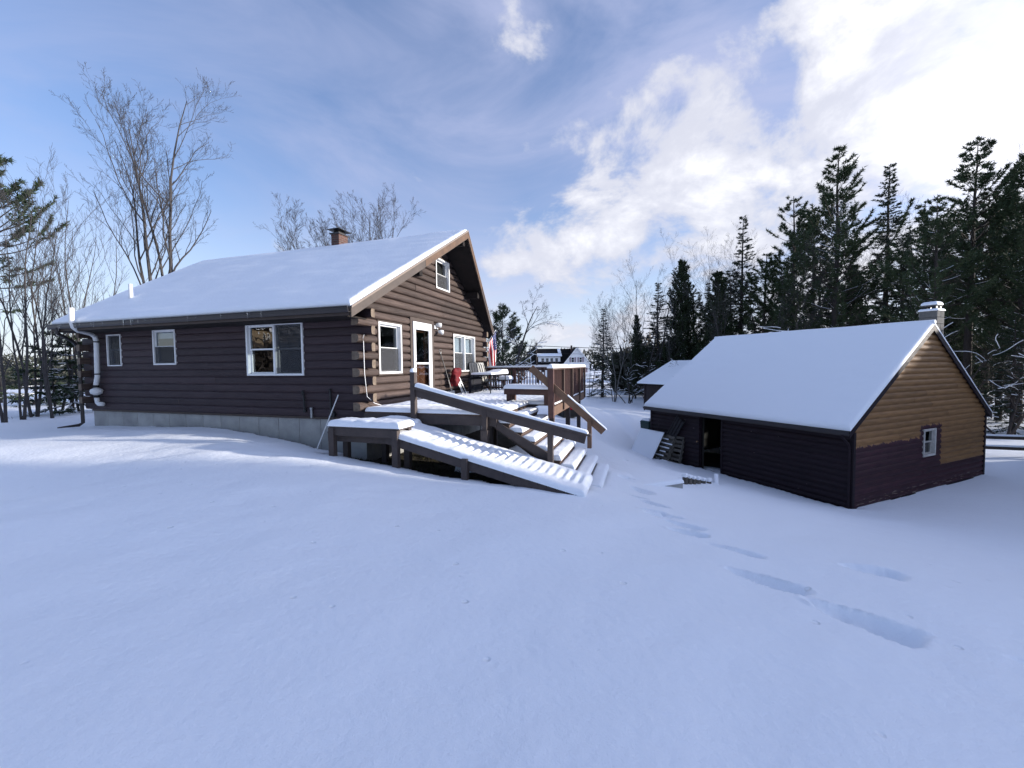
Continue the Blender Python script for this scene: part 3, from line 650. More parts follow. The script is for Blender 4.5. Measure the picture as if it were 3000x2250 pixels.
# ------------------------------------------------------------------ snow slabs lying on boards
def snow_slab(name, parent, P, A, B, th=.07, r=.05, seed=0, amp=.25, na=None, nb=None, extra=None, m=None):
    """P(a, b) -> 3-D base point for a in [0, A], b in [0, B] (metres); a soft slab of snow lies on it"""
    na = na or max(8, int(A/.07)); nb = nb or max(8, int(B/.05))
    def knots(L, n):
        e = [0, .12*r, .3*r, .55*r, .85*r, 1.2*r]; e = [x for x in e if x < L*.4]
        mid = np.linspace(e[-1], L-e[-1], n)[1:-1]; return np.array(e+list(mid)+[L-x for x in reversed(e)])
    a = knots(A, na); b = knots(B, nb); AA, BB = np.meshgrid(a, b, indexing='ij')
    d = np.minimum(np.minimum(AA, A-AA), np.minimum(BB, B-BB)); ed = np.sqrt(np.clip(1-(1-np.clip(d/r, 0, 1))**2, 0, 1))
    base = np.array([P(x, y) for x, y in zip(AA.ravel(), BB.ravel())])
    t = th*(1+amp*fbm(AA*1.7+seed*3.1, BB*1.7+seed*1.7, seed, 3)+.12*fbm(AA*9, BB*9, seed+5, 2))
    if extra is not None: t = t+extra(AA, BB)
    top = base.copy(); top[:, 2] += (t*ed).ravel()+.001; bot = base.copy(); bot[:, 2] -= .004
    n0, n1 = AA.shape; nn = n0*n1; i = (np.arange(n0-1)[:, None]*n1+np.arange(n1-1)[None]).ravel()
    q = np.stack([i, i+n1, i+n1+1, i+1], 1); qb = q[:, ::-1]+nn; e = []
    for k in range(n1-1): e += [(k, k+1, nn+k+1, nn+k), ((n0-1)*n1+k+1, (n0-1)*n1+k, nn+(n0-1)*n1+k, nn+(n0-1)*n1+k+1)]
    for k in range(n0-1): e += [(k*n1+n1, k*n1, nn+k*n1, nn+k*n1+n1), (k*n1+n1-1, (k+1)*n1+n1-1, nn+(k+1)*n1+n1-1, nn+k*n1+n1-1)]
    F = np.concatenate([q, qb, np.array(e)]); V = np.concatenate([top, bot])
    p0, pa, pb = base[0], base[n1*(n0-1)], base[n1-1]
    if np.cross(pa-p0, pb-p0)[2] < 0: F = F[:, ::-1]
    return arr_mesh(name, V, F, m or snow, parent, smooth=True)

# ------------------------------------------------------------------ deck
DZ = .18                                                        # top of the boards
deck = thing('deck', 'wide wooden deck under snow along the cabin gable wall', 'deck', HO, HR)
US, UR, VF, VB, VP = -3.15, -3.85, -.12, 7.12, 1.68
k = 0; u = -.085
while u > UR+.01:
    v0 = VF if u > US else 2.25
    MB().box(v0, VB, u-.134, u, DZ-.036, DZ).build('deck_board', deckwood_m, deck); u -= .14
def beam(name, a, b, wd, ht, m, par): return MB().bar(a, b, wd, ht, m=0).build(name, m, par)
beam('rim_joist', (VF+.02, -.06, DZ-.135), (VF+.02, US, DZ-.135), .04, .19, greywood_m, deck)
beam('rim_joist', (VF+.04, US-.0, DZ-.135), (2.25, US-.0, DZ-.135), .04, .19, deckwood_m, deck)
beam('rim_joist', (VP-.05, UR-.02, DZ-.13), (VB+.05, UR-.02, DZ-.13), .045, .22, tanwood_m, deck)
beam('rim_joist', (VB, .0, DZ-.135), (VB, UR, DZ-.135), .04, .19, deckwood_m, deck)
for u in (-.6, -1.2, -1.8, -2.4, -2.95): beam('joist', (VF+.06, u, DZ-.13), (VB-.05, u, DZ-.13), .04, .18, greywood_m, deck)
for (v, u) in ((.15, -.4), (.15, -2.9), (2.4, -3.72), (4.7, -3.72), (6.9, -3.72), (3.5, -1.8), (6.8, -1.5)):
    p = hw(v, u); MB().box(v-.06, v+.06, u-.06, u+.06, gz(p[0], p[1])-HO.z-.25, DZ-.23).build('post', greywood_m, deck)
# snow on the deck: furrowed where it has settled into the gaps between boards
def furrow(A, B): return .012*np.cos((B)/.14*2*np.pi)*np.clip((A-.25)/.5, 0, 1)
SNOWD = .085
def walked(A, B):
    out = furrow(A, B)+.02*fbm(A*1.3, B*1.3, 77, 3)
    return out+.035*np.clip(fbm(A*4.5, B*4.5, 79, 2), 0, 1)*np.exp(-((A-.35)/.35)**2)*np.exp(-((B-.5)/.5)**2)
snow_slab('snow', deck, lambda a, b: (VF-.015+a, -.10-b, DZ), 7.15, abs(US)-.10+.02, SNOWD, .06, 3, .18, 110, 120, walked)
snow_slab('snow', deck, lambda a, b: (2.2+a, US+.05-b, DZ), 4.88, abs(UR-US)+.04, SNOWD*.95, .05, 4, .25, 60, 12)
# railing: far side and right side
def rail(par):
    MB().box(VB-.02, VB+.10, UR-.05, -.05, DZ+.86, DZ+.90).build('top_rail', redwood_m, par)
    snow_slab('snow', par, lambda a, b: (VB-.025+b, -.06-a, DZ+.90), abs(UR)+.0, .135, .055, .045, 8, .3, 60, 8)
    MB().box(VB+.01, VB+.05, UR+.02, -.05, DZ+.78, DZ+.858).build('rail_board', redwood_m, par)
    MB().box(VB+.01, VB+.05, UR+.02, -.05, DZ+.10, DZ+.16).build('bottom_rail', redwood_m, par)
    u = -.2
    while u > UR+.05: MB().box(VB-.022, VB+.010, u-.016, u+.016, DZ+.06, DZ+.858).build('baluster', redwood_m, par); u -= .112
    MB().box(VB-.06, VB+.03, -1.33, -1.24, DZ, DZ+.858).build('post', redwood_m, par)
    # right side
    x = UR-.02
    MB().box(VP-.12, VB+.06, x-.06, x+.075, DZ+.86, DZ+.90).build('top_rail', deckwood_m, par)
    snow_slab('snow', par, lambda a, b: (VP-.135+a, x-.065+b, DZ+.90), VB-VP+.2, .15, .085, .06, 9, .25, 70, 8)
    MB().box(VP-.02, VB, x+.038, x+.076, DZ+.78, DZ+.858).build('rail_board', redwood_m, par)
    MB().box(VP-.02, VB, x+.038, x+.076, DZ+.10, DZ+.16).build('bottom_rail', redwood_m, par)
    v = VP+.12
    while v < VB-.05: MB().box(v-.016, v+.016, x+.005, x+.037, DZ+.05, DZ+.858).build('baluster', redwood_m, par); v += .112
    for v, wd in ((VP-.05, .06), (3.0, .045), (4.4, .045), (5.9, .045), (VB-.02, .05)):
        MB().box(v-wd, v+wd, x-.062, x+.062 if wd > .05 else x-.002, DZ-.26 if wd > .05 else DZ-.2, DZ+.858).build('post', deckwood_m if wd < .055 else redwood_m, par)
rl = thing('deck_railing', 'dark red brown baluster railing with snow on its top rail around the deck', 'railing', HO, HR); rail(rl)

# ------------------------------------------------------------------ stairs
stairs = thing('stairs', 'wooden stairs with thick snow on each tread going down from the deck', 'stairs', HO, HR)
RISE, RUN = .17, .252
for k in range(1, 9):
    zt = DZ-RISE*k+.005; ue = US-RUN*k; v1 = 2.25 if k <= 2 else 1.76; v0 = -.04
    t = MB(); t.box(v0, v1, ue, ue+.29, zt-.04, zt); tr = t.build('tread', deckwood_m, stairs, bevel=.004)
    MB().box(v0+.01, v1-.01, ue+.02, ue+.055, zt-.145, zt-.041).build('riser', deckwood_m, stairs)
    if k < 8: MB().box(v0+.01, v0+.05, ue+.056, ue+.29, zt-.145, zt-.041).build('tread_cleat', deckwood_m, stairs)
    snow_slab('snow', tr, lambda a, b: (v0-.01+a, ue-.012+b, zt), v1-v0+.02, .30, .088, .06, 20+k, .22, 26, 10)
zb = lambda u: DZ-.30+(u-US)*RISE/RUN                                    # underside line of the stringers
for v in (.10, 1.62):
    A0, A1 = US+.08, US-RUN*8.05
    P = []
    for dz in (-.06, .17): P += [(v-.02, A1, zb(A1)+dz-.02), (v+.02, A1, zb(A1)+dz-.02), (v+.02, A0, zb(A0)+dz-.02), (v-.02, A0, zb(A0)+dz-.02)]
    MB().hexa(P).build('stringer', greywood_m, stairs)
# skirt board on the near side, as the photograph shows it: from the deck corner down to the near rail post
P = [(-.10, -4.28, -.80), (-.06, -4.28, -.80), (-.06, -2.98, .0), (-.10, -2.98, .0), (-.10, -4.28, -.58), (-.06, -4.28, -.58), (-.06, -2.98, .14), (-.10, -2.98, .14)]
MB().hexa(P).build('skirt_board', greywood_m, stairs)
# near handrail: 2x6 on posts
def handrail_near():
    v = -.20; a = (v, -1.34, .69); b = (v, -4.97, -.16)
    r = MB().bar((v, -1.34, .62), (v, -4.90, -.22), .04, .15).build('handrail', greywood_m, stairs)
    c = MB().bar((v, -1.34, .715), (v, -5.0, -.135), .14, .035).build('rail_cap', greywood_m, stairs)
    def P(x, y): t = x/3.70; return (v-.06+y, -1.42-3.55*t, .715+.018-.86*t+.0)
    snow_slab('snow', c, P, 3.68, .12, .06, .05, 41, .45, 70, 8, lambda A, B: .03*np.exp(-((A-.1)/.3)**2))
    for (u, z0, z1, wd) in ((-1.36, -.26, 1.03, .052), (-2.93, -.62, .33, .05), (-4.245, -.86, -.06, .05)):
        MB().box(v-.025 if u < -1.5 else v-.05, v+.075 if u < -1.5 else v+.05, u-wd, u+wd, z0, z1).build('post', greywood_m, stairs)
    cap = MB(); cap.tube([(v, -1.36, 1.03), (v, -1.36, 1.06), (v, -1.36, 1.10), (v, -1.36, 1.115)], [.066, .07, .05, .01], 12); cap.build('snow', snow, stairs, smooth=True)
    MB().box(v-.045, v+.095, -3.0, -2.86, -.95, -.12).build('post_sleeve', greywood_m, stairs)
handrail_near()
def handrail_far():
    v = 1.66; A = np.array((v, -3.38, 1.09)); B = np.array((v, -5.06, -.36))
    r = MB().bar(A, B, .045, .16).build('handrail', tanwood_m, stairs)
    d = (B-A)/np.linalg.norm(B-A); n = np.array((0, -d[2], d[1])); n = n if n[2] > 0 else -n
    def P(x, y): q = A+d*(1.08+x)+n*.08; return (v-.028+y, q[1], q[2])
    snow_slab('snow', r, P, 1.16, .056, .035, .025, 43, .6, 40, 5, lambda X, Y: .03*np.exp(-((X-.45)/.12)**2))
    MB().box(v-.055, v+.055, -4.79, -4.70, -.74, -.10).build('post', tanwood_m, stairs)
    q = sw = MB(); q.tube([(v-.056, -4.745, -.42), (v-.075, -4.745, -.42)], .022, 8); q.build('bolt', metal_m, stairs)
handrail_far()
# ------------------------------------------------------------------ ramp with its landing and the low bench that guards it
ramp = thing('ramp', 'snow covered wooden ramp of cross planks sloping down in front of the deck', 'ramp', HO, HR)
RS = .234; rz = lambda u: -.155+(u+1.72)*RS                      # plank top along u
V0, V1 = -1.30, -.22
u = -1.50; k = 0
while u > -5.0:
    z = rz(u); MB().hexa([(V0, u-.125, rz(u-.125)-.036), (V1, u-.125, rz(u-.125)-.036), (V1, u, z-.036), (V0, u, z-.036), (V0, u-.125, rz(u-.125)), (V1, u-.125, rz(u-.125)), (V1, u, z), (V0, u, z)]).build('plank', greywood_m, ramp); u -= .147
for v in (V0+.03, V1-.03):
    MB().bar((v, -1.42, rz(-1.42)-.105), (v, -4.75, rz(-4.75)-.105), .04, .135).build('side_beam', greywood_m, ramp)
for (v, u) in ((V0-.012, -3.0), (V1-.05, -3.05)):
    p = hw(v, u); MB().box(v-.05, v+.05, u-.055, u+.055, gz(p[0], p[1])-HO.z-.2, rz(u)+.02).build('post', greywood_m, ramp)
snow_slab('snow', ramp, lambda a, b: (V0-.012+b, -1.42-a, rz(-1.42-a)), 3.62, V1-V0+.02, .095, .06, 51, .2, 170, 16,
          lambda A, B: -.024*(.5+.5*np.cos((A-.07)/.147*2*np.pi))*np.clip((B-.22)/.2, 0, 1)*np.clip((.98-B)/.15, 0, 1)*np.clip((A-.5)/.6, 0, 1)*(1+1.2*fbm(A*3, B*3, 52, 2))+.012*fbm(A*3, B*3, 53, 2))
# landing
for k in range(10):
    u = -.02-.147*k; MB().box(-1.18, V1+.08, u-.135, u, -.14, -.105).build('plank', greywood_m, ramp)
MB().box(-1.17, -1.13, -1.48, -.02, -.29, -.142).build('landing_beam', greywood_m, ramp)
MB().box(V1+.02, V1+.06, -1.48, -.02, -.29, -.142).build('landing_beam', greywood_m, ramp)
snow_slab('snow', ramp, lambda a, b: (-1.0+b, -.02-a, -.104), 1.50, .86, .12, .07, 55, .3, 30, 18, lambda A, B: .09*np.clip((B-.3)/.5, 0, 1)*np.exp(-((A-.9)/.55)**2))
bn = thing('low_bench', 'low bench with thick rounded snow at the top of the ramp against the foundation', 'bench', HO, HR)
MB().box(-1.34, -.86, -1.74, -.20, .0, .036).build('seat', greywood_m, bn, bevel=.004)
MB().box(-1.325, -1.285, -1.60, -.28, -.145, -.001).build('apron', greywood_m, bn)
for (v, u) in ((-1.31, -.255), (-1.31, -1.645), (-.92, -.255), (-.92, -1.645)):
    p = hw(v, u); MB().box(v-.05, v+.05, u-.058, u+.058, gz(p[0], p[1])-HO.z-.2, -.001).build('leg', greywood_m, bn)
snow_slab('snow', bn, lambda a, b: (-1.365+b, -.185-a, .036), 1.57, .53, .115, .10, 57, .15, 40, 24)
# ------------------------------------------------------------------ bench on the deck
def deck_bench():
    p = hw(2.12, -3.22, DZ); t = thing('deck_bench', 'red brown wooden bench with snow on it on the deck by the railing', 'bench', p, HR-R(8))
    for k in range(3): MB().box(-.21+k*.142, -.21+k*.142+.135, -.60, .60, .36, .395).build('seat_board', redwood_m, t, bevel=.003)
    MB().box(-.22, -.185, -.60, .60, .25, .358).build('apron', redwood_m, t); MB().box(.185, .22, -.60, .60, .25, .358).build('apron', redwood_m, t)
    for x in (-.14, .14):
        for y in (-.50, .50): MB().box(x-.045, x+.045, y-.05, y+.05, 0, .358).build('leg', redwood_m, t)
    snow_slab('snow', t, lambda a, b: (-.225+b, -.615+a, .396), 1.23, .45, .09, .06, 61, .25, 30, 14)
deck_bench()
# ------------------------------------------------------------------ furniture by the gable
def patio_table():
    p = hw(5.30, -.98, DZ); t = thing('patio_table', 'long dark patio table with a mound of snow against the gable wall', 'table', p, HR)
    MB().box(-.85, .85, -.36, .36, .66, .69).build('table_top', dkmetal_m, t, bevel=.006)
    for x in (-.75, .75):
        for y in (-.29, .29): MB().tube([(x*1.05, y*1.05, 0), (x, y, .35), (x*.98, y, .66)], .016, 8).build('leg', dkmetal_m, t, smooth=True)
    mb = MB(); mb.tube([(-.75, -.29, .3), (.75, -.29, .3)], .012, 6); mb.tube([(-.75, .29, .3), (.75, .29, .3)], .012, 6); mb.build('stretcher', dkmetal_m, t)
    snow_slab('snow', t, lambda a, b: (-.86+a, -.37+b, .69), 1.72, .70, .06, .05, 63, .2, 40, 18, lambda A, B: .085*np.clip((A-.75)/.5, 0, 1)*np.clip((.7-B)/.3, 0, 1))
    # the dark cover that hangs behind and under the table
    MB().box(-.80, .15, .36, .44, .02, .60).build('cover', mat('dark_cover', (.012, .013, .018), .9, noise=6, col2=(.02, .02, .028)), t)
patio_table()
strap_m = mat('chair_strap', (.50, .49, .45), .7); strap_d = mat('chair_strap_dark', (.06, .065, .075), .7)
def chair(i, v, u, rz_, light, label):
    p = hw(v, u, DZ+.0); t = thing('patio_chair', label, 'chair', p, HR+rz_, 'striped patio chairs tipped against the table')
    for s in (-1, 1):
        MB().tube([(s*.25, -.30, .0), (s*.26, -.26, .40), (s*.25, .22, .42), (s*.25, .26, .02)], .012, 6).build('leg', dkmetal_m, t, smooth=True)
        MB().tube([(s*.26, -.26, .40), (s*.27, -.24, .62), (s*.27, .18, .64), (s*.24, .27, .62)], .011, 6).build('arm', dkmetal_m, t, smooth=True)
    back = [(.235, .20, .42), (.24, .28, .70), (.23, .36, .96), (.18, .42, 1.10)]
    mb = MB(); mb.tube(back+[(-x, y, z) for x, y, z in reversed(back)], .012, 6); mb.build('back_frame', dkmetal_m, t, smooth=True)
    m = strap_m if light else strap_d
    for j in range(6):
        x = -.19+j*.063; mb = MB()
        path = [(x, -.24, .41), (x, .0, .40), (x, .20, .425), (x, .285, .70), (x, .362, .955), (x*.95, .41, 1.08)]
        for a, b in zip(path, path[1:]): mb.bar(a, b, .05, .006, up=(0, -.3, 1) if b[2]-a[2] < .1 else (0, 1, .3))
        mb.build('strap', m if j % 2 == 0 or not light else strap_m, t)
    return t
chair(0, 5.98, -0.66, R(-24), True, 'pale striped patio chair, foremost of the row tipped against the table')
chair(1, 5.87, -0.60, R(-26), False, 'dark patio chair just behind the pale striped one')
chair(2, 5.76, -0.55, R(-28), False, 'dark patio chair in the middle of the row behind the table')
chair(3, 5.65, -0.50, R(-30), False, 'dark patio chair nearest the gable window, last in the row')
# a low stool-like end chair with snow on its seat
def snowy_stool():
    p = hw(6.45, -1.15, DZ); t = thing('patio_stool', 'dark metal stool with a cushion of snow at the end of the table', 'stool', p, HR)
    for x in (-.19, .19):
        for y in (-.19, .19): MB().tube([(x*1.2, y*1.2, 0), (x, y, .44)], .013, 6).build('leg', dkmetal_m, t)
    MB().box(-.22, .22, -.22, .22, .44, .465).build('seat', dkmetal_m, t)
    snow_slab('snow', t, lambda a, b: (-.225+a, -.225+b, .465), .45, .45, .13, .09, 65, .1)
snowy_stool()
def snow_shovel():
    p = hw(3.50, -.30, DZ+.05); t = thing('snow_shovel', 'black shafted shovel with grey D grip leaning on the log gable', 'shovel', p, HR)
    a = np.array((.12, -.10, .06)); b = np.array((-.04, .20, 1.28)); MB().tube([a, a+(b-a)*.36], .016, 8).build('shaft_socket', mat('worn_handle', (.35, .32, .28), .6), t); MB().tube([a+(b-a)*.36, b], .015, 8).build('shaft', dkmetal_m, t)
    mb = MB(); mb.tube([b, b+(.05, .01, .06), b+(.055, .01, .13), b+(-.055, .01, .13), b+(-.05, .01, .06), b], .013, 6); mb.build('grip', mat('grip_grey', (.4, .39, .37), .5), t, smooth=True)
    mb = MB()
    for j in range(7):
        x0 = -.13+j*.062; mb.add([(x0, -.10, .02), (x0+.056, -.10, .02), (x0+.056, -.06, .17), (x0, -.06, .17), (x0, -.106, .02), (x0+.056, -.106, .02), (x0+.056, -.066, .17), (x0, -.066, .17)], [(0, 1, 2, 3), (7, 6, 5, 4), (0, 4, 5, 1), (1, 5, 6, 2), (2, 6, 7, 3), (3, 7, 4, 0)])
    mb.build('blade', mat('blade_grey', (.33, .33, .32), .5), t)
snow_shovel()
def camp_chair():
    p = hw(4.02, -.40, DZ); t = thing('folded_camp_chair', 'folded red camp chair with thin metal legs leaning below the window', 'chair', p, HR)
    red = mat('red_fabric', (.22, .012, .018), .75, noise=7, col2=(.06, .005, .008), bump=.8, bscale=8)
    # bunched fabric
    n, k = 26, 20; V = []; F = []
    for i in range(n):
        s = i/(n-1); c = np.array((-.02+.02*s, .12-.06*s, .34+.56*s)); rr = .12+.055*math.sin(s*3.3)+.03*math.sin(s*9)
        if i in (0, n-1): rr *= .35
        for j in range(k):
            a = 2*math.pi*j/k; q = rr*(1+.28*vnoise(np.array([j*.9]), np.array([i*.45]), 7)[0]+.18*math.sin(3*a+s*5)); V.append(c+np.array((math.cos(a)*q*1.25, math.sin(a)*q*.75, .02*math.sin(4*a))))
    for i in range(n-1):
        for j in range(k): F.append((i*k+j, i*k+(j+1) % k, (i+1)*k+(j+1) % k, (i+1)*k+j))
    F += [tuple(reversed(range(k))), tuple((n-1)*k+j for j in range(k))]
    MB().add(V, F).build('fabric', red, t, smooth=True)
    for x, y in ((.02, -.18), (.10, -.20), (.15, -.14), (.22, -.22)): MB().tube([(x, y, .01), (x-.14, y+.22, .62)], .009, 6).build('leg', metal_m, t)
    MB().box(.02, .13, -.06, .02, .40, .50).build('carry_bag_tag', white_m, t, bevel=.01)
camp_chair()
o = MB().tube([hw(3.40, -.07, .30), hw(3.38, -.075, .9), hw(3.40, -.075, 1.5), hw(3.42, -.075, 1.62)], .006, 5).build('cable', black_m); tag(o, 'thin black cable running down the gable logs behind the shovel', 'cable')
def flag():
    p = hw(7.33, -.20, 0); t = thing('flag', 'American flag hanging limp from a short pole at the far cabin corner', 'flag', p, HR)
    MB().tube([(-.25, .18, 1.75), (.35, -.14, 2.55)], .014, 8).build('pole', white_m, t)
    m = bpy.data.materials.new('flag_cloth'); m.use_nodes = True; nt = m.node_tree; b = nt.nodes['Principled BSDF']; b.inputs['Roughness'].default_value = .8; N = nt.nodes.new; L = nt.links.new
    uv = N('ShaderNodeUVMap'); sp = N('ShaderNodeSeparateXYZ'); L(uv.outputs[0], sp.inputs[0])
    def mth(op, a, v): q = N('ShaderNodeMath'); q.operation = op; L(a, q.inputs[0]); q.inputs[1].default_value = v; return q.outputs[0]
    st = mth('GREATER_THAN', mth('FRACT', mth('MULTIPLY', sp.outputs[1], 6.5), 0), .5)
    mx = N('ShaderNodeMix'); mx.data_type = 'RGBA'; L(st, mx.inputs[0]); mx.inputs[6].default_value = (.55, .035, .045, 1); mx.inputs[7].default_value = (.78, .76, .74, 1)
    ca = N('ShaderNodeMath'); ca.operation = 'MULTIPLY'; L(mth('LESS_THAN', sp.outputs[0], .4), ca.inputs[0]); L(mth('GREATER_THAN', sp.outputs[1], .46), ca.inputs[1])
    vo = N('ShaderNodeTexVoronoi'); vo.inputs['Scale'].default_value = 22; L(uv.outputs[0], vo.inputs['Vector']); stv = mth('LESS_THAN', vo.outputs[0], .25)
    m2 = N('ShaderNodeMix'); m2.data_type = 'RGBA'; L(stv, m2.inputs[0]); m2.inputs[6].default_value = (.05, .06, .17, 1); m2.inputs[7].default_value = (.75, .75, .75, 1)
    m3 = N('ShaderNodeMix'); m3.data_type = 'RGBA'; L(ca.outputs[0], m3.inputs[0]); L(mx.outputs[2], m3.inputs[6]); L(m2.outputs[2], m3.inputs[7]); L(m3.outputs[2], b.inputs['Base Color'])
    # cloth hangs from the pole, gathered into folds; fly end at the bottom
    n, k = 40, 16; V = []; UV = []; F = []
    for i in range(n):
        s = i/(n-1)
        for j in range(k):
            h = j/(k-1); top = np.array((-.02+.34*h, .05-.17*h, 2.06+.45*h))
            gather = 1-.55*s; x = .12+(top[0]-.12)*gather+.03*math.sin(h*9+s*4)*s; y = top[1]*gather+.10*math.sin(h*13+s*2.2)*min(1, s*3)*.9-.05
            z = top[2]-1.45*s-(.16*h*s); V.append((x, y, z)); UV.append((s, h))
    for i in range(n-1):
        for j in range(k-1): F.append((i*k+j, i*k+j+1, (i+1)*k+j+1, (i+1)*k+j))
    me = bpy.data.meshes.new('cloth'); me.from_pydata(V, [], F); ul = me.uv_layers.new(name='UVMap')
    for lp in me.loops: ul.data[lp.index].uv = UV[lp.vertex_index]
    o = link_mesh('cloth', me, m, t, True)
    so = o.modifiers.new('thick', 'SOLIDIFY'); so.thickness = .004
flag()

# ------------------------------------------------------------------ shed
SWD, SZE, SZR, SOV, SOG, SLN = 7.6, 2.09, 4.90, .32, .07, 7.14
SP = (SZR-SZE)/(SWD/2+SOV); SC = .165
shed = thing('shed', 'low maroon and tan log sided shed with a smooth snow covered roof', 'shed', SO, SR)
def siding_mat(name, paint):
    m = bpy.data.materials.new(name); m.use_nodes = True; nt = m.node_tree; b = nt.nodes['Principled BSDF']; b.inputs['Roughness'].default_value = .65; b.inputs['Specular IOR Level'].default_value = .25; N = nt.nodes.new; L = nt.links.new
    tc = N('ShaderNodeTexCoord'); oi = N('ShaderNodeObjectInfo')
    def noise(s, st=(1, 1, 1)):
        mp = N('ShaderNodeMapping'); mp.inputs['Scale'].default_value = st; L(tc.outputs['Object'], mp.inputs[0]); n = N('ShaderNodeTexNoise'); n.inputs['Scale'].default_value = s; n.inputs['Detail'].default_value = 6; L(mp.outputs[0], n.inputs['Vector']); return n.outputs[0]
    def mrange(a, lo, hi, o0=0, o1=1): q = N('ShaderNodeMapRange'); q.inputs[1].default_value = lo; q.inputs[2].default_value = hi; q.inputs[3].default_value = o0; q.inputs[4].default_value = o1; L(a, q.inputs[0]); return q.outputs[0]
    def mixc(f, a, bb):
        q = N('ShaderNodeMix'); q.data_type = 'RGBA'; L(f, q.inputs[0])
        for i, c in ((6, a), (7, bb)):
            if isinstance(c, tuple): q.inputs[i].default_value = (*c, 1)
            else: L(c, q.inputs[i])
        return q.outputs[2]
    def mth(op, a, c):
        q = N('ShaderNodeMath'); q.operation = op
        for i, x in enumerate((a, c)):
            if isinstance(x, (int, float)): q.inputs[i].default_value = x
            else: L(x, q.inputs[i])
        return q.outputs[0]
    sp = N('ShaderNodeSeparateXYZ'); L(tc.outputs['Object'], sp.inputs[0]); x, z = sp.outputs[0], sp.outputs[2]
    g = noise(3.0, (.7, .7, 7))
    mar = mixc(mrange(g, .35, .65), (.052, .0155, .022) if paint else (.016, .008, .012), (.031, .0095, .015) if paint else (.010, .005, .008))
    tan = mixc(mrange(g, .3, .7), (.285, .150, .058), (.180, .093, .037))
    chips = mrange(noise(7.0, (.5, .5, 3)), .735 if paint else .73, .745)
    low = mrange(noise(4.5, (.6, .6, 6)), .60, .62) if paint else None
    if paint:
        jit = noise(11.0); j = mth('MULTIPLY', mth('SUBTRACT', jit, .5), .22)
        zz = mth('ADD', z, j); xx = mth('ADD', x, mth('MULTIPLY', j, .6))
        left = mth('MULTIPLY', mth('GREATER_THAN', zz, 1.60), mth('LESS_THAN', xx, 3.36))
        right = mth('MULTIPLY', mth('GREATER_THAN', mth('ADD', z, mth('MULTIPLY', j, .25)), .68), mth('GREATER_THAN', xx, 4.62))
        top = mth('GREATER_THAN', zz, 1.93)
        ft = mth('MINIMUM', mth('ADD', mth('ADD', left, right), top), 1.0)
        cur = mixc(ft, mar, tan)
        cur = mixc(mth('MULTIPLY', low, mrange(z, .26, .20)), cur, (.20, .15, .12))
    else:
        cur = mixc(chips, mar, (.22, .18, .16))
    rv = mrange(oi.outputs['Random'], 0, 1, .86, 1.14); q = N('ShaderNodeMix'); q.data_type = 'RGBA'; q.blend_type = 'MULTIPLY'; q.inputs[0].default_value = 1; L(cur, q.inputs[6]); L(rv, q.inputs[7]); L(q.outputs[2], b.inputs['Base Color'])
    bp = N('ShaderNodeBump'); bp.inputs['Strength'].default_value = .35; bp.inputs['Distance'].default_value = .02; L(g, bp.inputs['Height']); L(bp.outputs[0], b.inputs['Normal'])
    return m
sid_g = siding_mat('shed_gable_paint', True); sid_l = siding_mat('shed_wall_paint', False)
def siding_profile(z0, z1, c0, c1, bul):
    pts = []; n = 7
    for i in range(n+1):
        t = i/n; z = z0+(z1-z0)*t
        if c0-1e-6 <= z <= c1+1e-6: pts.append((bul*(.25+.75*max(0, 1-abs(2*min(1, t*1.08)-.85)**2.4)), z))
    if not pts: pts = [(bul*.8, c0), (bul*.8, c1)]
    if pts[0][1] > c0+1e-4: pts.insert(0, (pts[0][0], c0))
    if pts[-1][1] < c1-1e-4: pts.append((pts[-1][0], c1))
    return pts+[(-.02, c1), (-.02, c0)]
def lay_siding(parent, fn, a_lo, a_hi, z_top, m, holes=(), slope=None, bul=.042, seed=0, name='siding_log', sc_=SC):
    r = random.Random(seed)
    for i in range(int(math.ceil(z_top/sc_))):
        z0, z1 = i*sc_, (i+1)*sc_; zt = min(z1, z_top); segs = [(a_lo, a_hi, z0, zt)]
        for (h0, h1, hz0, hz1) in holes:
            new = []
            for (s0, s1, c0, c1) in segs:
                if hz1 <= c0+.004 or hz0 >= c1-.004 or h1 <= s0 or h0 >= s1: new.append((s0, s1, c0, c1)); continue
                if h0-s0 > .02: new.append((s0, h0, c0, c1))
                if s1-h1 > .02: new.append((h1, s1, c0, c1))
                if hz0-c0 > .012: new.append((h0, h1, c0, hz0))
                if c1-hz1 > .012: new.append((h0, h1, hz1, c1))
            segs = new
        out = []
        for s in segs:
            if s[1]-s[0] > 3.4 and r.random() < .8: j = s[0]+(s[1]-s[0])*r.uniform(.25, .75); out += [(s[0], j-.002, *s[2:]), (j+.002, s[1], *s[2:])]
            else: out.append(s)
        for (s0, s1, c0, c1) in out:
            pr = siding_profile(z0, z1, c0, c1, bul*(1+r.uniform(-.08, .08))); A0 = [s0]*len(pr); A1 = [s1]*len(pr)
            if slope:
                mid, zr, p = slope; lim = [(zr-q[1])/p for q in pr]; A0 = [max(s0, mid-l) for l in lim]; A1 = [min(s1, mid+l) for l in lim]
                if max(b-a for a, b in zip(A0, A1)) < .03: continue
                A1 = [max(a+.002, b) for a, b in zip(A0, A1)]
            MB().prism(pr, A0, A1, lambda a, o, z: fn(a, o, z)).build(name, m, parent)
SD0, SD1, SDT = 3.84, 4.64, 2.0
sL = lambda a, o, z: (-o, a, z); sG = lambda a, o, z: (a, -o, z); sB = lambda a, o, z: (SWD+o, a, z); sF = lambda a, o, z: (a, SLN+o, z)
swin = (3.533, 4.253, 1.008, 1.822)
lay_siding(shed, sL, .02, SLN-.02, 2.0, sid_l, [(SD0, SD1, -.1, SDT)], seed=11)
lay_siding(shed, sG, .03, SWD-.03, 4.72, sid_g, [swin], (SWD/2, SZR-.12, SP), seed=12)
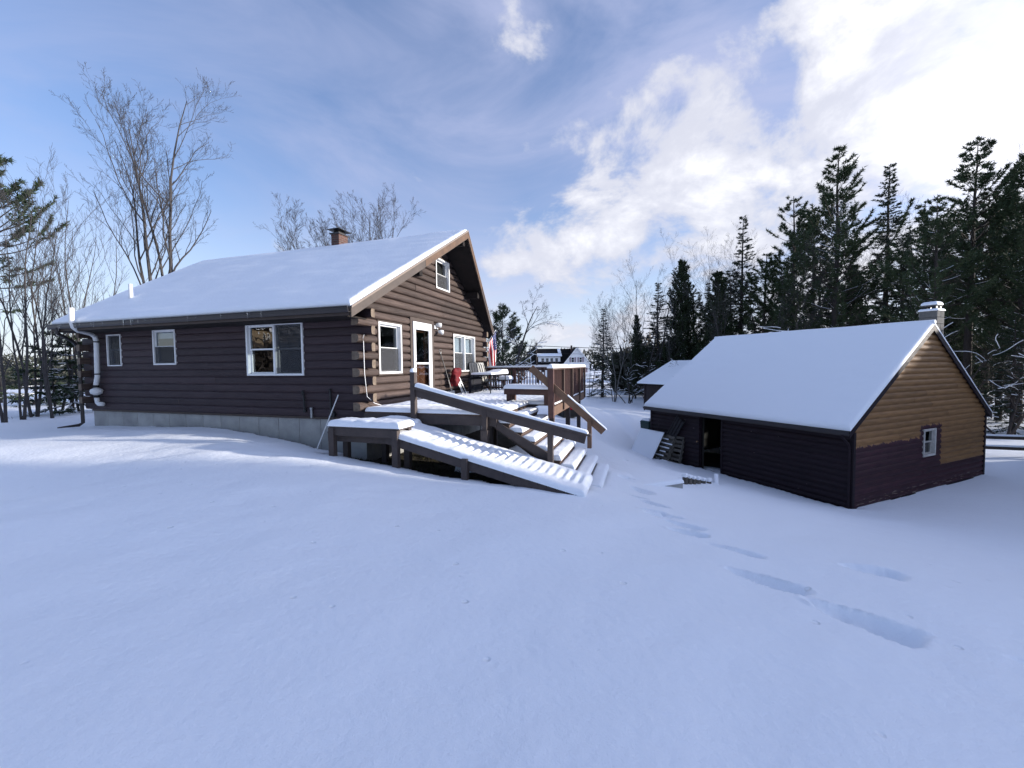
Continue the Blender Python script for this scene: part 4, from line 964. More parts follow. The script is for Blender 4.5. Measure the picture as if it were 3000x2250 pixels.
lay_siding(shed, sB, .02, SLN-.02, 2.0, sid_l, [(4.3, 5.0, 1.0, 1.75)], seed=13)
lay_siding(shed, sF, .03, SWD-.03, 4.72, sid_l, [], (SWD/2, SZR-.12, SP), seed=14)
def shed_shell():
    mb = MB()
    def wall(fn, a0, a1, ztop, holes):
        xs = sorted({a0, a1, *[h for q in holes for h in q[:2]]}); zs = sorted({-.3, ztop, *[h for q in holes for h in q[2:]]}); zs = [z for z in zs if -.3 <= z <= ztop]
        for x0, x1 in zip(xs, xs[1:]):
            for z0, z1 in zip(zs, zs[1:]):
                cx, cz = (x0+x1)/2, (z0+z1)/2
                if any(h[0] < cx < h[1] and h[2] < cz < h[3] for h in holes): continue
                mb.hexa([fn(a, o, z) for z in (z0, z1) for a, o in ((x0, -.021), (x1, -.021), (x1, -.09), (x0, -.09))])
    wall(sL, 0, SLN, 2.02, [(SD0, SD1, -.3, SDT)]); wall(sB, 0, SLN, 2.02, [(4.3, 5.0, 1.0, 1.75)]); wall(sG, .1, SWD-.1, 2.02, [swin]); wall(sF, .1, SWD-.1, 2.02, [])
    for y in (.03, SLN-.03): mb.add([(.0, y, 2.0), (SWD, y, 2.0), (SWD/2, y, 4.72)], [(0, 1, 2)])
    mb.box(.05, SWD-.05, .05, SLN-.05, -.10, -.04); mb.build('inner_wall', inner_m, shed)
    MB().box(-.06, .0, .0, SLN, -.30, -.002).build('sill_board', sid_l, shed); MB().box(.0, SWD, -.06, .0, -.30, -.002).build('sill_board', sid_l, shed)
    # corner boards and door trim
    for (x0, x1, y0, y1) in ((-.055, .045, -.055, .025), (-.055, .03, SLN-.03, SLN+.05), (SWD-.04, SWD+.06, -.055, .03)): MB().box(x0, x1, y0, y1, -.3, 2.0).build('corner_board', sid_l, shed)
    for (y0, y1, z0, z1) in ((SD0-.07, SD0, -.05, SDT+.07), (SD1, SD1+.07, -.05, SDT+.07), (SD0, SD1, SDT, SDT+.07)): MB().box(-.052, .02, y0, y1, z0, z1).build('door_casing', sid_l, shed)
    MB().box(-.14, .05, SD0-.05, SD1+.05, -.045, .02).build('threshold', mat('old_sill', (.16, .15, .13), .9, noise=6, col2=(.08, .075, .065)), shed)
    # the door leaf slid open to the left, covered with the same siding
    dl = MB().box(-.085, -.055, SD1+.04, SD1+.98, .03, SDT-.02).build('door_leaf', sid_l, shed)
    lay = [(SD1+.04, SD1+.98)]
    for i in range(12):
        z0 = .04+i*SC; z1 = min(z0+SC, SDT-.03)
        if z1-z0 < .03: continue
        MB().prism(siding_profile(z0, z1, z0, z1, .034), SD1+.04, SD1+.98, lambda a, o, z: (-.086-o, a, z)).build('siding_log', sid_l, dl)
    MB().tube([(-.12, SD1+.09, 1.0), (-.16, SD1+.09, 1.0), (-.175, SD1+.09, 1.0)], [.02, .02, .028], 8).build('knob', mat('brass', (.35, .22, .13), .4, metal=.6), dl)
    # roof
    for side in (0, 1):
        v0, v1 = (-SOV, SWD/2) if side == 0 else (SWD+SOV, SWD/2); z0, z1 = SZE, SZR; P = [(v0, -SOG, z0), (v1, -SOG, z1), (v1, SLN+.12, z1), (v0, SLN+.12, z0)]
        rf = MB().hexa([(a, b, c-.13) for a, b, c in P]+[(a, b, c-.02) for a, b, c in P]).build('roof', soffit_m, shed)
        def PP(a, b, v0=v0, v1=v1): t = b/4.92; return (v0+(v1-v0)*t, -SOG-.03+a, SZE+(SZR-SZE)*t-.018)
        snow_slab('snow', rf, PP, SLN+.12+SOG+.06, 4.92, .125, .085, 71+side, .10, 60, 44)
        for y in (-SOG-.012, SLN+.132):
            A = np.array((v0, y, z0)); B = np.array((v1, y, z1)); Q = []
            for dz in (-.20, -.015): Q += [A+[0, -.012, dz], B+[0, -.012, dz], B+[0, .012, dz], A+[0, .012, dz]]
            MB().hexa(Q).build('rake_board', sid_l, shed)
        MB().box(min(v0, v0+.025*(1 if side == 0 else -1)), max(v0, v0+.025*(1 if side == 0 else -1)), -SOG+.01, SLN+.1, SZE-.16, SZE-.025).build('fascia', gutter_m, shed)
    # ridge roll of snow
    mb = MB(); mb.tube([(SWD/2, y, SZR+.035+.006*math.sin(y*2.1)) for y in np.linspace(-SOG-.03, SLN+.14, 30)], .075, 12); mb.build('snow', snow, shed, smooth=True)
    # gutter stub and downspout at the near corner
    mb = MB(); mb.prism([(0, -.12), (-.07, -.12), (-.09, -.03), (-.08, -.03), (-.062, -.108), (-.01, -.108), (-.01, -.02), (0, -.02)], -.1, SLN+.1, lambda a, p, q: (-SOV-.006+p, a, SZE+q)); mb.build('gutter', gutter_m, shed)
    MB().tube([(-SOV-.04, .06, SZE-.12), (-SOV-.03, .06, SZE-.2), (-.14, .03, SZE-.38), (-.09, .02, SZE-.5), (-.09, .02, .0)], .03, 8).build('downspout', sid_l, shed)
    window(sG, *swin, parent=shed, proud=.06, wd=.055, frame=mat('worn_white', (.60, .57, .52), .6, noise=8, col2=(.40, .36, .32)))
    window(sB, 4.3, 5.0, 1.0, 1.75, parent=shed, proud=.05)
    # block chimney behind the ridge
    blk = mat('concrete_block', (.14, .137, .133), .9, noise=5, col2=(.09, .089, .087), bump=.4, bscale=25, objrand=.06)
    X0, X1, Y0, Y1 = 4.36, 4.80, .06, .48
    ch = MB().box(X0, X1, Y0, Y1, 4.0, 4.53).build('chimney', blk, shed)
    z = 4.53
    for r_ in range(4):
        if r_ % 2 == 0: MB().box(X0, X1, Y0, Y1, z+.004, z+.195).build('block', blk, ch, bevel=.006)
        else:
            for (x0, x1) in ((X0, (X0+X1)/2-.004), ((X0+X1)/2+.004, X1)): MB().box(x0, x1, Y0, Y1, z+.004, z+.195).build('block', blk, ch, bevel=.006)
        z += .199
    snow_slab('snow', ch, lambda a, b: (X0-.02+a, Y0-.02+b, z), X1-X0+.04, Y1-Y0+.04, .07, .05, 75, .1)
    for x in (X0+.10, X1-.10):
        for y in (Y0+.10, Y1-.10): MB().box(x-.05, x+.05, y-.05, y+.05, z, z+.14).build('cap_post', dkmetal_m, ch)
    MB().box(X0+.03, X1-.03, Y0+.03, Y1-.03, z+.14, z+.18).build('chimney_cap', blk, ch); snow_slab('snow', ch, lambda a, b: (X0+.02+a, Y0+.02+b, z+.18), X1-X0-.04, Y1-Y0-.04, .10, .07, 76, .1)
shed_shell()

# ------------------------------------------------------------------ things around the shed
old_wood = mat('old_wood', (.13, .115, .095), .9, noise=7, col2=(.06, .054, .046), bump=.5, bscale=18, objrand=.2)
def sbox(mb, P, a, b, c): pass
def leaning_sheet():
    p = sw_(-.62, 6.75, 0); t = thing('plywood_sheet', 'white snow plastered sheet leaning by the far corner of the shed', 'board', p, SR)
    q = MB().hexa([(-.42, -.62, -.02), (-.38, -.62, -.02), (-.38, .66, -.02), (-.42, .66, -.02), (.28, -.62, 1.12), (.32, -.62, 1.12), (.32, .66, 1.12), (.28, .66, 1.12)]).build('sheet', old_wood, t)
    n, k = 26, 26; V = []; F = []
    for i in range(n):
        for j in range(k):
            s, h = i/(n-1), j/(k-1); e = min(1, min(s, 1-s)*9, min(h, 1-h)*9+.25); th = .035*e*(1+.5*float(vnoise(np.array([s*5]), np.array([h*5]), 3)[0])); V.append((-.42+.70*h-.86*th-.003, -.63+1.30*s, 1.14*h+.5*th))
    for i in range(n-1):
        for j in range(k-1): F.append((i*k+j, i*k+j+1, (i+1)*k+j+1, (i+1)*k+j))
    o = MB().add(V, F).build('snow', snow, t, smooth=True); o.modifiers.new('thick', 'SOLIDIFY').thickness = .01
leaning_sheet()
def pallet(v, u, lean, label, seed, snowy):
    r = random.Random(seed); p = sw_(v, u, -.02); t = thing('wooden_pallet', label, 'pallet', p, SR+R(r.uniform(-6, 6)), 'old pallets leaning on the shed')
    c, s = math.cos(lean), math.sin(lean)
    f = lambda x, y, z: (x*c+z*s, y, -x*s+z*c)       # local pallet: x thickness, y width, z height
    def board(nm, x0, x1, y0, y1, z0, z1):
        P = [(x0, y0, z0), (x1, y0, z0), (x1, y1, z0), (x0, y1, z0), (x0, y0, z1), (x1, y0, z1), (x1, y1, z1), (x0, y1, z1)]
        return MB().hexa([f(*q) for q in P]).build(nm, old_wood, t)
    for k in range(7): z = .02+k*.165; board('slat', -.07, -.05, -.40, .40, z, z+.09+r.uniform(-.01, .02)); 
    for k in range(5): z = .03+k*.24; board('slat', .05, .07, -.40, .40, z, z+.09)
    for y in (-.39, -.02, .35): b = board('stringer', -.05, .05, y, y+.04, .0, 1.1)
    if snowy:
        for k in range(6):
            z = .02+k*.165+.09; y0 = r.uniform(-.5, -.1); y1 = y0+r.uniform(.3, .6); b = [f(-.115, y0, z), f(-.05, y0, z), f(-.05, y1, z), f(-.115, y1, z), f(-.10, y0, z+.05), f(-.05, y0, z+.05), f(-.05, y1, z+.05), f(-.10, y1, z+.05)]; MB().hexa(b).build('snow', snow, t, bevel=.012)
pallet(-.60, 6.10, R(23), 'weathered wooden pallet with snow in its slats leaning next to the white sheet', 1, True)
pallet(-.40, 5.72, R(15), 'bare weathered pallet leaning on the shed wall nearest the open door', 2, False)
def wheel_sled():
    p = sw_(-.1, 5.55, 1.0); t = thing('old_sled', 'dark old wooden sled hung slanting on the shed wall', 'sled', p, SR)
    dk = mat('black_wood', (.020, .018, .020), .8, noise=6, col2=(.03, .028, .03))
    a = np.array((-.10, .42, -.12)); b = np.array((-.10, -.12, .72))
    d = (b-a)/np.linalg.norm(b-a); n = np.array((0, -d[2], d[1]))
    for k in (-.13, 0, .13): MB().bar(a+n*k, b+n*k, .09, .02, up=(1, 0, 0)).build('slat', dk, t)
    for s in (.15, .5, .85): q = a+(b-a)*s; MB().bar(q-n*.19+[.02, 0, 0], q+n*.19+[.02, 0, 0], .05, .02, up=(1, 0, 0)).build('crossbar', dk, t)
    for k in (-.2, .2): MB().tube([a+n*k-d*.06+[-.03, 0, 0], a+n*k+[-.05, 0, 0], b+n*k+[-.05, 0, 0], b+n*k+d*.08+[.0, 0, 0]], .012, 6).build('runner', dkmetal_m, t, smooth=True)
wheel_sled()
def bin_():
    p = sw_(.20, 7.55, .35); t = thing('refuse_bin', 'dark green wheeled bin with snow on its lid behind the shed corner', 'bin', p, SR)
    g = mat('green_plastic', (.012, .04, .036), .45)
    a = [(-.25, -.27), (.25, -.27), (.25, .27), (-.25, .27)]
    MB().hexa([(x*.82, y*.82, .0) for x, y in a]+[(x, y, .98) for x, y in a]).build('body', g, t, bevel=.02)
    MB().hexa([(x*1.06, y*1.06, .98) for x, y in a]+[(x*.9, y*.9, 1.06) for x, y in a]).build('lid', g, t, bevel=.015)
    MB().tube([(-.22, -.30, .92), (-.22, -.36, .94), (.22, -.36, .94), (.22, -.30, .92)], .018, 8).build('handle', g, t)
    for x in (-.24, .24): MB().tube([(x-.03, .24, .08), (x+.03, .24, .08)], .11, 14).build('wheel', black_m, t)
    snow_slab('snow', t, lambda q, b: (-.2+q, -.22+b, 1.06), .4, .44, .09, .06, 81, .1)
bin_()
# a short flight of timber edging half buried by the path to the shed door
def edging():
    t0 = (4.55, 10.55)
    pts = [(4.25, 10.05), (4.42, 10.2), (4.60, 10.37), (4.80, 10.55), (5.02, 10.74), (5.26, 10.93)]
    for k, (x, y) in enumerate(pts):
        z = gz(x, y); t = thing('edging_post', ['first', 'second', 'third', 'fourth', 'fifth', 'sixth'][k]+' snow capped timber stake from the stairs in the row beside the path', 'stake', (x, y, z), R(40), 'timber edging by the path')
        h = .20-.018*k; MB().box(-.06, .06, -.045, .045, -.3, h).build('stake', old_wood, t, bevel=.01)
        snow_slab('snow', t, lambda a, b, h=h: (-.08+a, -.06+b, h), .16, .12, .07, .045, 85+k, .4)
    x, y = 5.75, 11.45; z = gz(x, y); t = thing('timber_end', 'loose dark timber sticking out of the snow near the shed door', 'timber', (x, y, z), R(60))
    MB().bar((-.3, 0, -.02), (.28, .05, .16), .12, .10).build('beam', old_wood, t); snow_slab('snow', t, lambda a, b: (-.3+a, -.06+b+.09*a, .03+.31*a), .55, .12, .06, .04, 92, .3)
edging()
def slab_steps():
    # two concrete pads of the path, level under the snow
    for k, (x0, y0, ln, wd, rot, lab) in enumerate(((2.35, 8.4, 2.0, 1.5, 22, 'flat snow covered pad at the foot of the stairs'), (3.35, 9.9, 2.0, 1.5, 30, 'flat snow covered pad on the path beyond the stairs'))):
        z = gz(x0+.6, y0+.7)+.02; t = thing('path_pad', lab, 'pad', (x0, y0, z), R(rot), 'pads of the path')
        MB().box(0, wd, 0, ln, -.5, -.03).build('pad', conc_m, t); snow_slab('snow', t, lambda a, b, wd=wd, ln=ln: (-.02+a, -.02+b, -.03), wd+.04, ln+.04, .08, .05, 95+k, .1, 30, 30, m=snow_g)
slab_steps()
def red_machine():
    x, y = 2.85, 20.9; t = thing('snow_blower', 'small red and black machine parked in the snow behind the deck stairs', 'machine', (x, y, gz(x, y)), R(20))
    rd = mat('red_paint', (.42, .02, .03), .4)
    MB().box(-.42, .42, -.30, .30, .0, .36).build('housing', black_m, t, bevel=.03); MB().box(-.38, .38, -.26, .26, .36, .82).build('engine_cover', rd, t, bevel=.06)
    for x_ in (-.40, .40): MB().tube([(x_-.06, .28, .2), (x_+.06, .28, .2)], .2, 14).build('wheel', black_m, t)
    MB().tube([(-.3, .3, .7), (-.3, .75, 1.0), (.3, .75, 1.0), (.3, .3, .7)], .018, 8).build('handle', dkmetal_m, t); snow_slab('snow', t, lambda a, b: (-.36+a, -.24+b, .82), .72, .48, .05, .05, 97, .2)
red_machine()

# ------------------------------------------------------------------ second outbuilding, beyond the shed
def garage():
    o = (12.6, 29.8); z0 = gz(10.7, 33.4)-.05; t = thing('garage', 'small dark outbuilding with snowy roof partly hidden behind the shed', 'garage', (o[0], o[1], z0), SR)
    Wd, Ln, ze, zr, ov = 6.6, 4.2, 2.0, 3.75, .45; p = (zr-ze)/(Wd/2+ov)
    dk = mat('dark_board', (.050, .036, .034), .8, noise=4, col2=(.03, .022, .022), objrand=.15)
    k = 0
    while k*.2 < Ln-.01: MB().box(-.02, .03, k*.2+.003, min(Ln, (k+1)*.2)-.003, 0, ze).build('board', dk, t); k += 1
    mb = MB(); mb.box(.03, .10, .0, Ln, 0, ze); mb.box(Wd-.1, Wd, 0, Ln, 0, ze); mb.box(.1, Wd-.1, .0, .06, 0, ze); mb.box(.1, Wd-.1, Ln-.06, Ln, 0, ze)
    for y in (.03, Ln-.03): mb.add([(0, y, ze), (Wd, y, ze), (Wd/2, y, zr-.15)], [(0, 1, 2)])
    mb.build('wall', dk, t); MB().box(-.08, .06, Ln-.08, Ln+.06, 0, ze).build('corner_post', dk, t)
    for side in (0, 1):
        v0, v1 = (-ov, Wd/2) if side == 0 else (Wd+ov, Wd/2); P = [(v0, -.3, ze), (v1, -.3, zr), (v1, Ln+.45, zr), (v0, Ln+.45, ze)]
        rf = MB().hexa([(a, b, c-.12) for a, b, c in P]+[(a, b, c-.02) for a, b, c in P]).build('roof', soffit_m, t)
        L_ = math.hypot(Wd/2+ov, zr-ze); snow_slab('snow', rf, lambda a, b, v0=v0, v1=v1: (v0+(v1-v0)*b/L_, -.32+a, ze+(zr-ze)*b/L_-.018), Ln+.79, L_, .14, .1, 101+side, .15, 26, 20)
garage()

# ------------------------------------------------------------------ white farmhouse across the road
def farmhouse():
    D = 104.0; k = D/1206.9
    X = lambda zx: ((1540+zx/10.37)-1500)*k; zb = gz(18, 104)
    def Zz(zx, zy): sx = 1540+zx/10.37; sy = 950+zy/10.37; return CAMZ-(sy-(1070.5-(sx-1500)*.01))*k
    base = min(zb, Zz(1720, 1640))
    c = (X(1565), D, base); t = thing('farmhouse', 'white two storey farmhouse with black roof across the road', 'house', c, 0)
    x = lambda zx: X(zx)-c[0]; z = lambda zy: Zz(1300, zy)-base
    wh = mat('white_clapboard', (.82, .83, .84), .7, noise=2, col2=(.75, .76, .78), stretch=(1, 1, 12)); rf = mat('black_shingle', (.010, .010, .012), .95, noise=8, col2=(.016, .016, .017), spec=.05); gl = mat('dark_pane', (.02, .022, .026), .15, spec=.6); sh = mat('grey_shutter', (.30, .24, .27), .7)
    zE, zP, zE2 = z(1165), z(695), z(1165)
    gl0, gl1 = x(1180), x(1945); mid = x(1565); Dp = 9.0
    mb = MB(); mb.box(gl0, gl1, 0, Dp, 0, zE); mb.add([(gl0, 0, zE), (gl1, 0, zE), (mid, 0, zP-.15), (gl0, Dp, zE), (gl1, Dp, zE), (mid, Dp, zP-.15)], [(0, 1, 2), (5, 4, 3), (0, 2, 5, 3), (1, 4, 5, 2)]); mb.build('gable_block', wh, t)
    pr = (zP-zE)/(mid-gl0)
    for s in (-1, 1):
        e = mid+s*(mid-gl0+.25); ze = zE-.25*pr; MB().hexa([(e, -.3, ze-.12), (mid, -.3, zP-.12), (mid, Dp, zP-.12), (e, Dp, ze-.12), (e, -.3, ze+.03), (mid, -.3, zP+.03), (mid, Dp, zP+.03), (e, Dp, ze+.03)]).build('roof', rf, t)
        MB().hexa([(e, -.36, ze-.3), (mid, -.36, zP-.3), (mid, -.3, zP-.3), (e, -.3, ze-.3), (e, -.36, ze+.05), (mid, -.36, zP+.05), (mid, -.3, zP+.05), (e, -.3, ze+.05)]).build('rake_board', wh, t)
    # left wing with its long dark roof and shed dormer
    wl, wr = x(215), gl0-.0; zr2 = z(728); zd = z(985); y0 = .8; yr = 4.8
    mb = MB(); mb.box(wl, wr-.01, y0, 8.8, 0, zE*.98); mb.add([(wl, y0, zE*.98), (wl, 8.8, zE*.98), (wl, yr, zr2-.1)], [(0, 1, 2)]); mb.build('wing', wh, t)
    ze = zE*.98; f = lambda y: ze+(zr2-ze)*(y-y0)/(yr-y0)
    for (a, b) in ((y0-.3, yr), (9.1, yr)):
        za = f(a) if a < yr else f(2*yr-a); MB().hexa([(wl-.3, a, za-.1), (wr+2.5, a, za-.1), (wr+2.5, b, zr2-.1), (wl-.3, b, zr2-.1), (wl-.3, a, za+.05), (wr+2.5, a, za+.05), (wr+2.5, b, zr2+.05), (wl-.3, b, zr2+.05)]).build('roof', rf, t)
    MB().hexa([(wl-.42, y0-.4, f(y0-.4)-.35), (wl-.3, y0-.4, f(y0-.4)-.35), (wl-.3, yr, zr2-.35), (wl-.42, yr, zr2-.35), (wl-.42, y0-.4, f(y0-.4)+.08), (wl-.3, y0-.4, f(y0-.4)+.08), (wl-.3, yr, zr2+.08), (wl-.42, yr, zr2+.08)]).build('rake_board', wh, t)
    d0, d1 = x(400), x(1075); yd = y0+.35; zt = zd
    dm = MB().box(d0, d1, yd, yr-.6, f(yd)-.4, zt).build('dormer', wh, t)
    MB().hexa([(d0-.3, yd-.35, zt), (d1+.4, yd-.35, zt), (d1+.05, yr-.2, zr2-.02), (d0-.1, yr-.2, zr2-.02), (d0-.3, yd-.35, zt+.14), (d1+.4, yd-.35, zt+.14), (d1+.05, yr-.2, zr2+.1), (d0-.1, yr-.2, zr2+.1)]).build('dormer_roof', rf, dm)
    Lr = math.hypot(yr-yd, zr2-zt); slope = (zr2-zt-.04)/(yr-.2-yd+.35)
    snow_slab('snow', dm, lambda a, b: (d0-.3+a, yd-.36+b, zt+.145+slope*b), d1-d0+.72, 1.3, .10, .08, 111, .3, 60, 10)
    snow_slab('snow', dm, lambda a, b: (d1-.45+a, yd-.36+b, zt+.147+slope*b), .8, 3.6, .09, .08, 112, .3, 10, 30)
    def win(x0, x1, z0, z1, y, par, shut=False):
        w_ = MB(); w_.box(x0-.09, x1+.09, y-.07, y, z0-.09, z1+.09); o = w_.build('window', wh, par); zm = (z0+z1)/2
        MB().box(x0, x1, y-.09, y-.075, zm+.04, z1).build('pane', gl, o); MB().box(x0, x1, y-.09, y-.075, z0, zm-.04).build('pane', gl, o)
        if shut:
            for a, b in ((x0-.55, x0-.12), (x1+.12, x1+.55)): MB().box(a, b, y-.06, y-.01, z0-.05, z1+.08).build('shutter', sh, o)
    for zx in (535, 672, 812, 960): win(x(zx)-.33, x(zx)+.33, z(1130), z(1030), yd, dm)
    win(x(1400), x(1470), z(1150), z(1015), 0, t, True); win(x(1640), x(1705), z(1150), z(1015), 0, t, True); win(x(1750), x(1812), z(1470), z(1330), 0, t, True)
    win(x(1330), x(1395), z(1470), z(1330), 0, t, True); win(x(1540), x(1600), z(1470), z(1330), 0, t, True); win(x(500), x(570), z(1450), z(1310), y0, t); win(x(760), x(830), z(1450), z(1310), y0, t)
    MB().box(x(1440), x(1485), 3.5, 4.2, zP-2, z(625)).build('chimney', brick_m, t)
    # low porch roof with snow on the right
    pz = z(1500); MB().box(x(1690), x(1990), -1.6, -.01, pz-.15, pz).build('porch_roof', wh, t); snow_slab('snow', t, lambda a, b: (x(1690)+a, -1.6+b, pz), x(1990)-x(1690), 1.55, .25, .15, 115, .1)
    MB().box(x(1700), x(1980), -1.4, -.3, -.3, pz-.16).build('porch', wh, t)
farmhouse()
def utility_pole(px_, D, top, label, lean):
    x = (px_-1500)*D/1206.9; zb = gz(x, D); zt = CAMZ-(top-1069)*D/1206.9; t = thing('utility_pole', label, 'pole', (x, D, zb), 0)
    MB().tube([(0, 0, -.5), (lean, 0, zt-zb)], [.17, .11], 10).build('pole', bark2_m, t); zz = zt-zb
    MB().box(lean-1.1, lean+1.1, -.07, .07, zz-.85, zz-.72).build('crossarm', bark2_m, t)
    for q in (-1, -.5, .5, 1): MB().tube([(lean+q, 0, zz-.72), (lean+q, 0, zz-.58)], .05, 6).build('insulator', conc_m, t)
    return Vector((x+lean, D, zt))
a = utility_pole(1575, 78, 1003, 'thin dark utility pole standing in front of the white farmhouse', -.25)
for k, (dz, dx) in enumerate(((-.6, -1), (-.6, 0), (-.6, 1), (-1.8, 0))):
    A = np.array((-70, 84+dx, a.z+dz+1)); B = np.array((a.x, a.y+dx*.6, a.z+dz)); C = np.array((75, 70+dx, a.z+dz+.5)); pts = []
    for P, Q in ((A, B), (B, C)):
        for s in np.linspace(0, 1, 14, endpoint=(P is B)): q = P+(Q-P)*s; q[2] -= 5.2*s*(1-s); pts.append(q)
    o = MB().tube(pts, .02, 4, caps=False).build('power_line', black_m); tag(o, ['upper left strand of', 'upper middle strand of', 'upper right strand of', 'lowest strand of'][k]+' the power line along the road', 'wire', 'power lines')
def road():
    mb = MB(); ys = np.linspace(-160, 160, 40); V = []; F = []
    for k, x in enumerate(ys):
        y = 66-.03*x; V += [(x, y-3.2, gz(x, y-3.2)+.10), (x, y+3.2, gz(x, y+3.2)+.10)]
        if k: F.append((2*k-2, 2*k, 2*k+1, 2*k-1))
    o = mb.add(V, F).build('road', mat('packed_snow_road', (.46, .46, .48), .8, noise=.8, col2=(.28, .28, .29), stretch=(.15, 1.5, 1)), None, True); struct(o)
road()

# ------------------------------------------------------------------ trees
class Tubes:
    """fast accumulator of tapered tubes"""
    def __init__(s): s.V = []; s.F = []; s.n = 0
    def add(s, pts, rad, k):
        pts = np.asarray(pts, float); m = len(pts); rad = np.asarray(rad, float)
        d = np.empty_like(pts); d[1:-1] = pts[2:]-pts[:-2]; d[0] = pts[1]-pts[0]; d[-1] = pts[-1]-pts[-2]
        d /= np.linalg.norm(d, axis=1)[:, None]+1e-9
        ref = np.array([.31, .17, .93]) if abs(d[0, 2]) < .85 else np.array([.93, .2, .3])
        a = np.cross(d, ref); a /= np.linalg.norm(a, axis=1)[:, None]+1e-9; b = np.cross(d, a); t = np.arange(k)*2*np.pi/k
        s.V.append((pts[:, None]+rad[:, None, None]*(a[:, None]*np.cos(t)[None, :, None]+b[:, None]*np.sin(t)[None, :, None])).reshape(-1, 3))
        i = (np.arange(m-1)[:, None]*k+np.arange(k)[None]); j = (np.arange(m-1)[:, None]*k+(np.arange(k)[None]+1) % k)
        s.F.append(np.stack([j, i, i+k, j+k], -1).reshape(-1, 4)+s.n); s.n += m*k
    def build(s, name, m, parent, smooth=True):
        if not s.V: return None
        return arr_mesh(name, np.concatenate(s.V), np.concatenate(s.F), m, parent, smooth)
def unit(v): return v/(np.linalg.norm(v)+1e-9)
def perp(d, r):
    q = r.normal(size=3); q -= d*np.dot(q, d); return unit(q)
def tube_batch(P, Rd, k):
    """P (N, m, 3), Rd (N, m) -> vertices, quads"""
    N, m, _ = P.shape; d = np.empty_like(P); d[:, 1:-1] = P[:, 2:]-P[:, :-2]; d[:, 0] = P[:, 1]-P[:, 0]; d[:, -1] = P[:, -1]-P[:, -2]
    d /= np.linalg.norm(d, axis=2)[..., None]+1e-9
    ref = np.where(np.abs(d[:, :1, 2:3]) < .85, np.array([.31, .17, .93]), np.array([.93, .2, .3])); a = np.cross(d, np.broadcast_to(ref, d.shape)); a /= np.linalg.norm(a, axis=2)[..., None]+1e-9; b = np.cross(d, a)
    t = np.arange(k)*2*np.pi/k; V = P[:, :, None]+Rd[:, :, None, None]*(a[:, :, None]*np.cos(t)[:, None]+b[:, :, None]*np.sin(t)[:, None])
    base = (np.arange(N)*m*k)[:, None, None]; i = np.arange(m-1)[None, :, None]*k+np.arange(k)[None, None]+base; j = np.arange(m-1)[None, :, None]*k+((np.arange(k)+1) % k)[None, None]+base
    return V.reshape(-1, 3), np.stack([j, i, i+k, j+k], -1).reshape(-1, 4)
def join_batches(bs):
    Vs, Fs, n = [], [], 0
    for V, F in bs: Vs.append(V); Fs.append(F+n); n += len(V)
    return np.concatenate(Vs), np.concatenate(Fs)
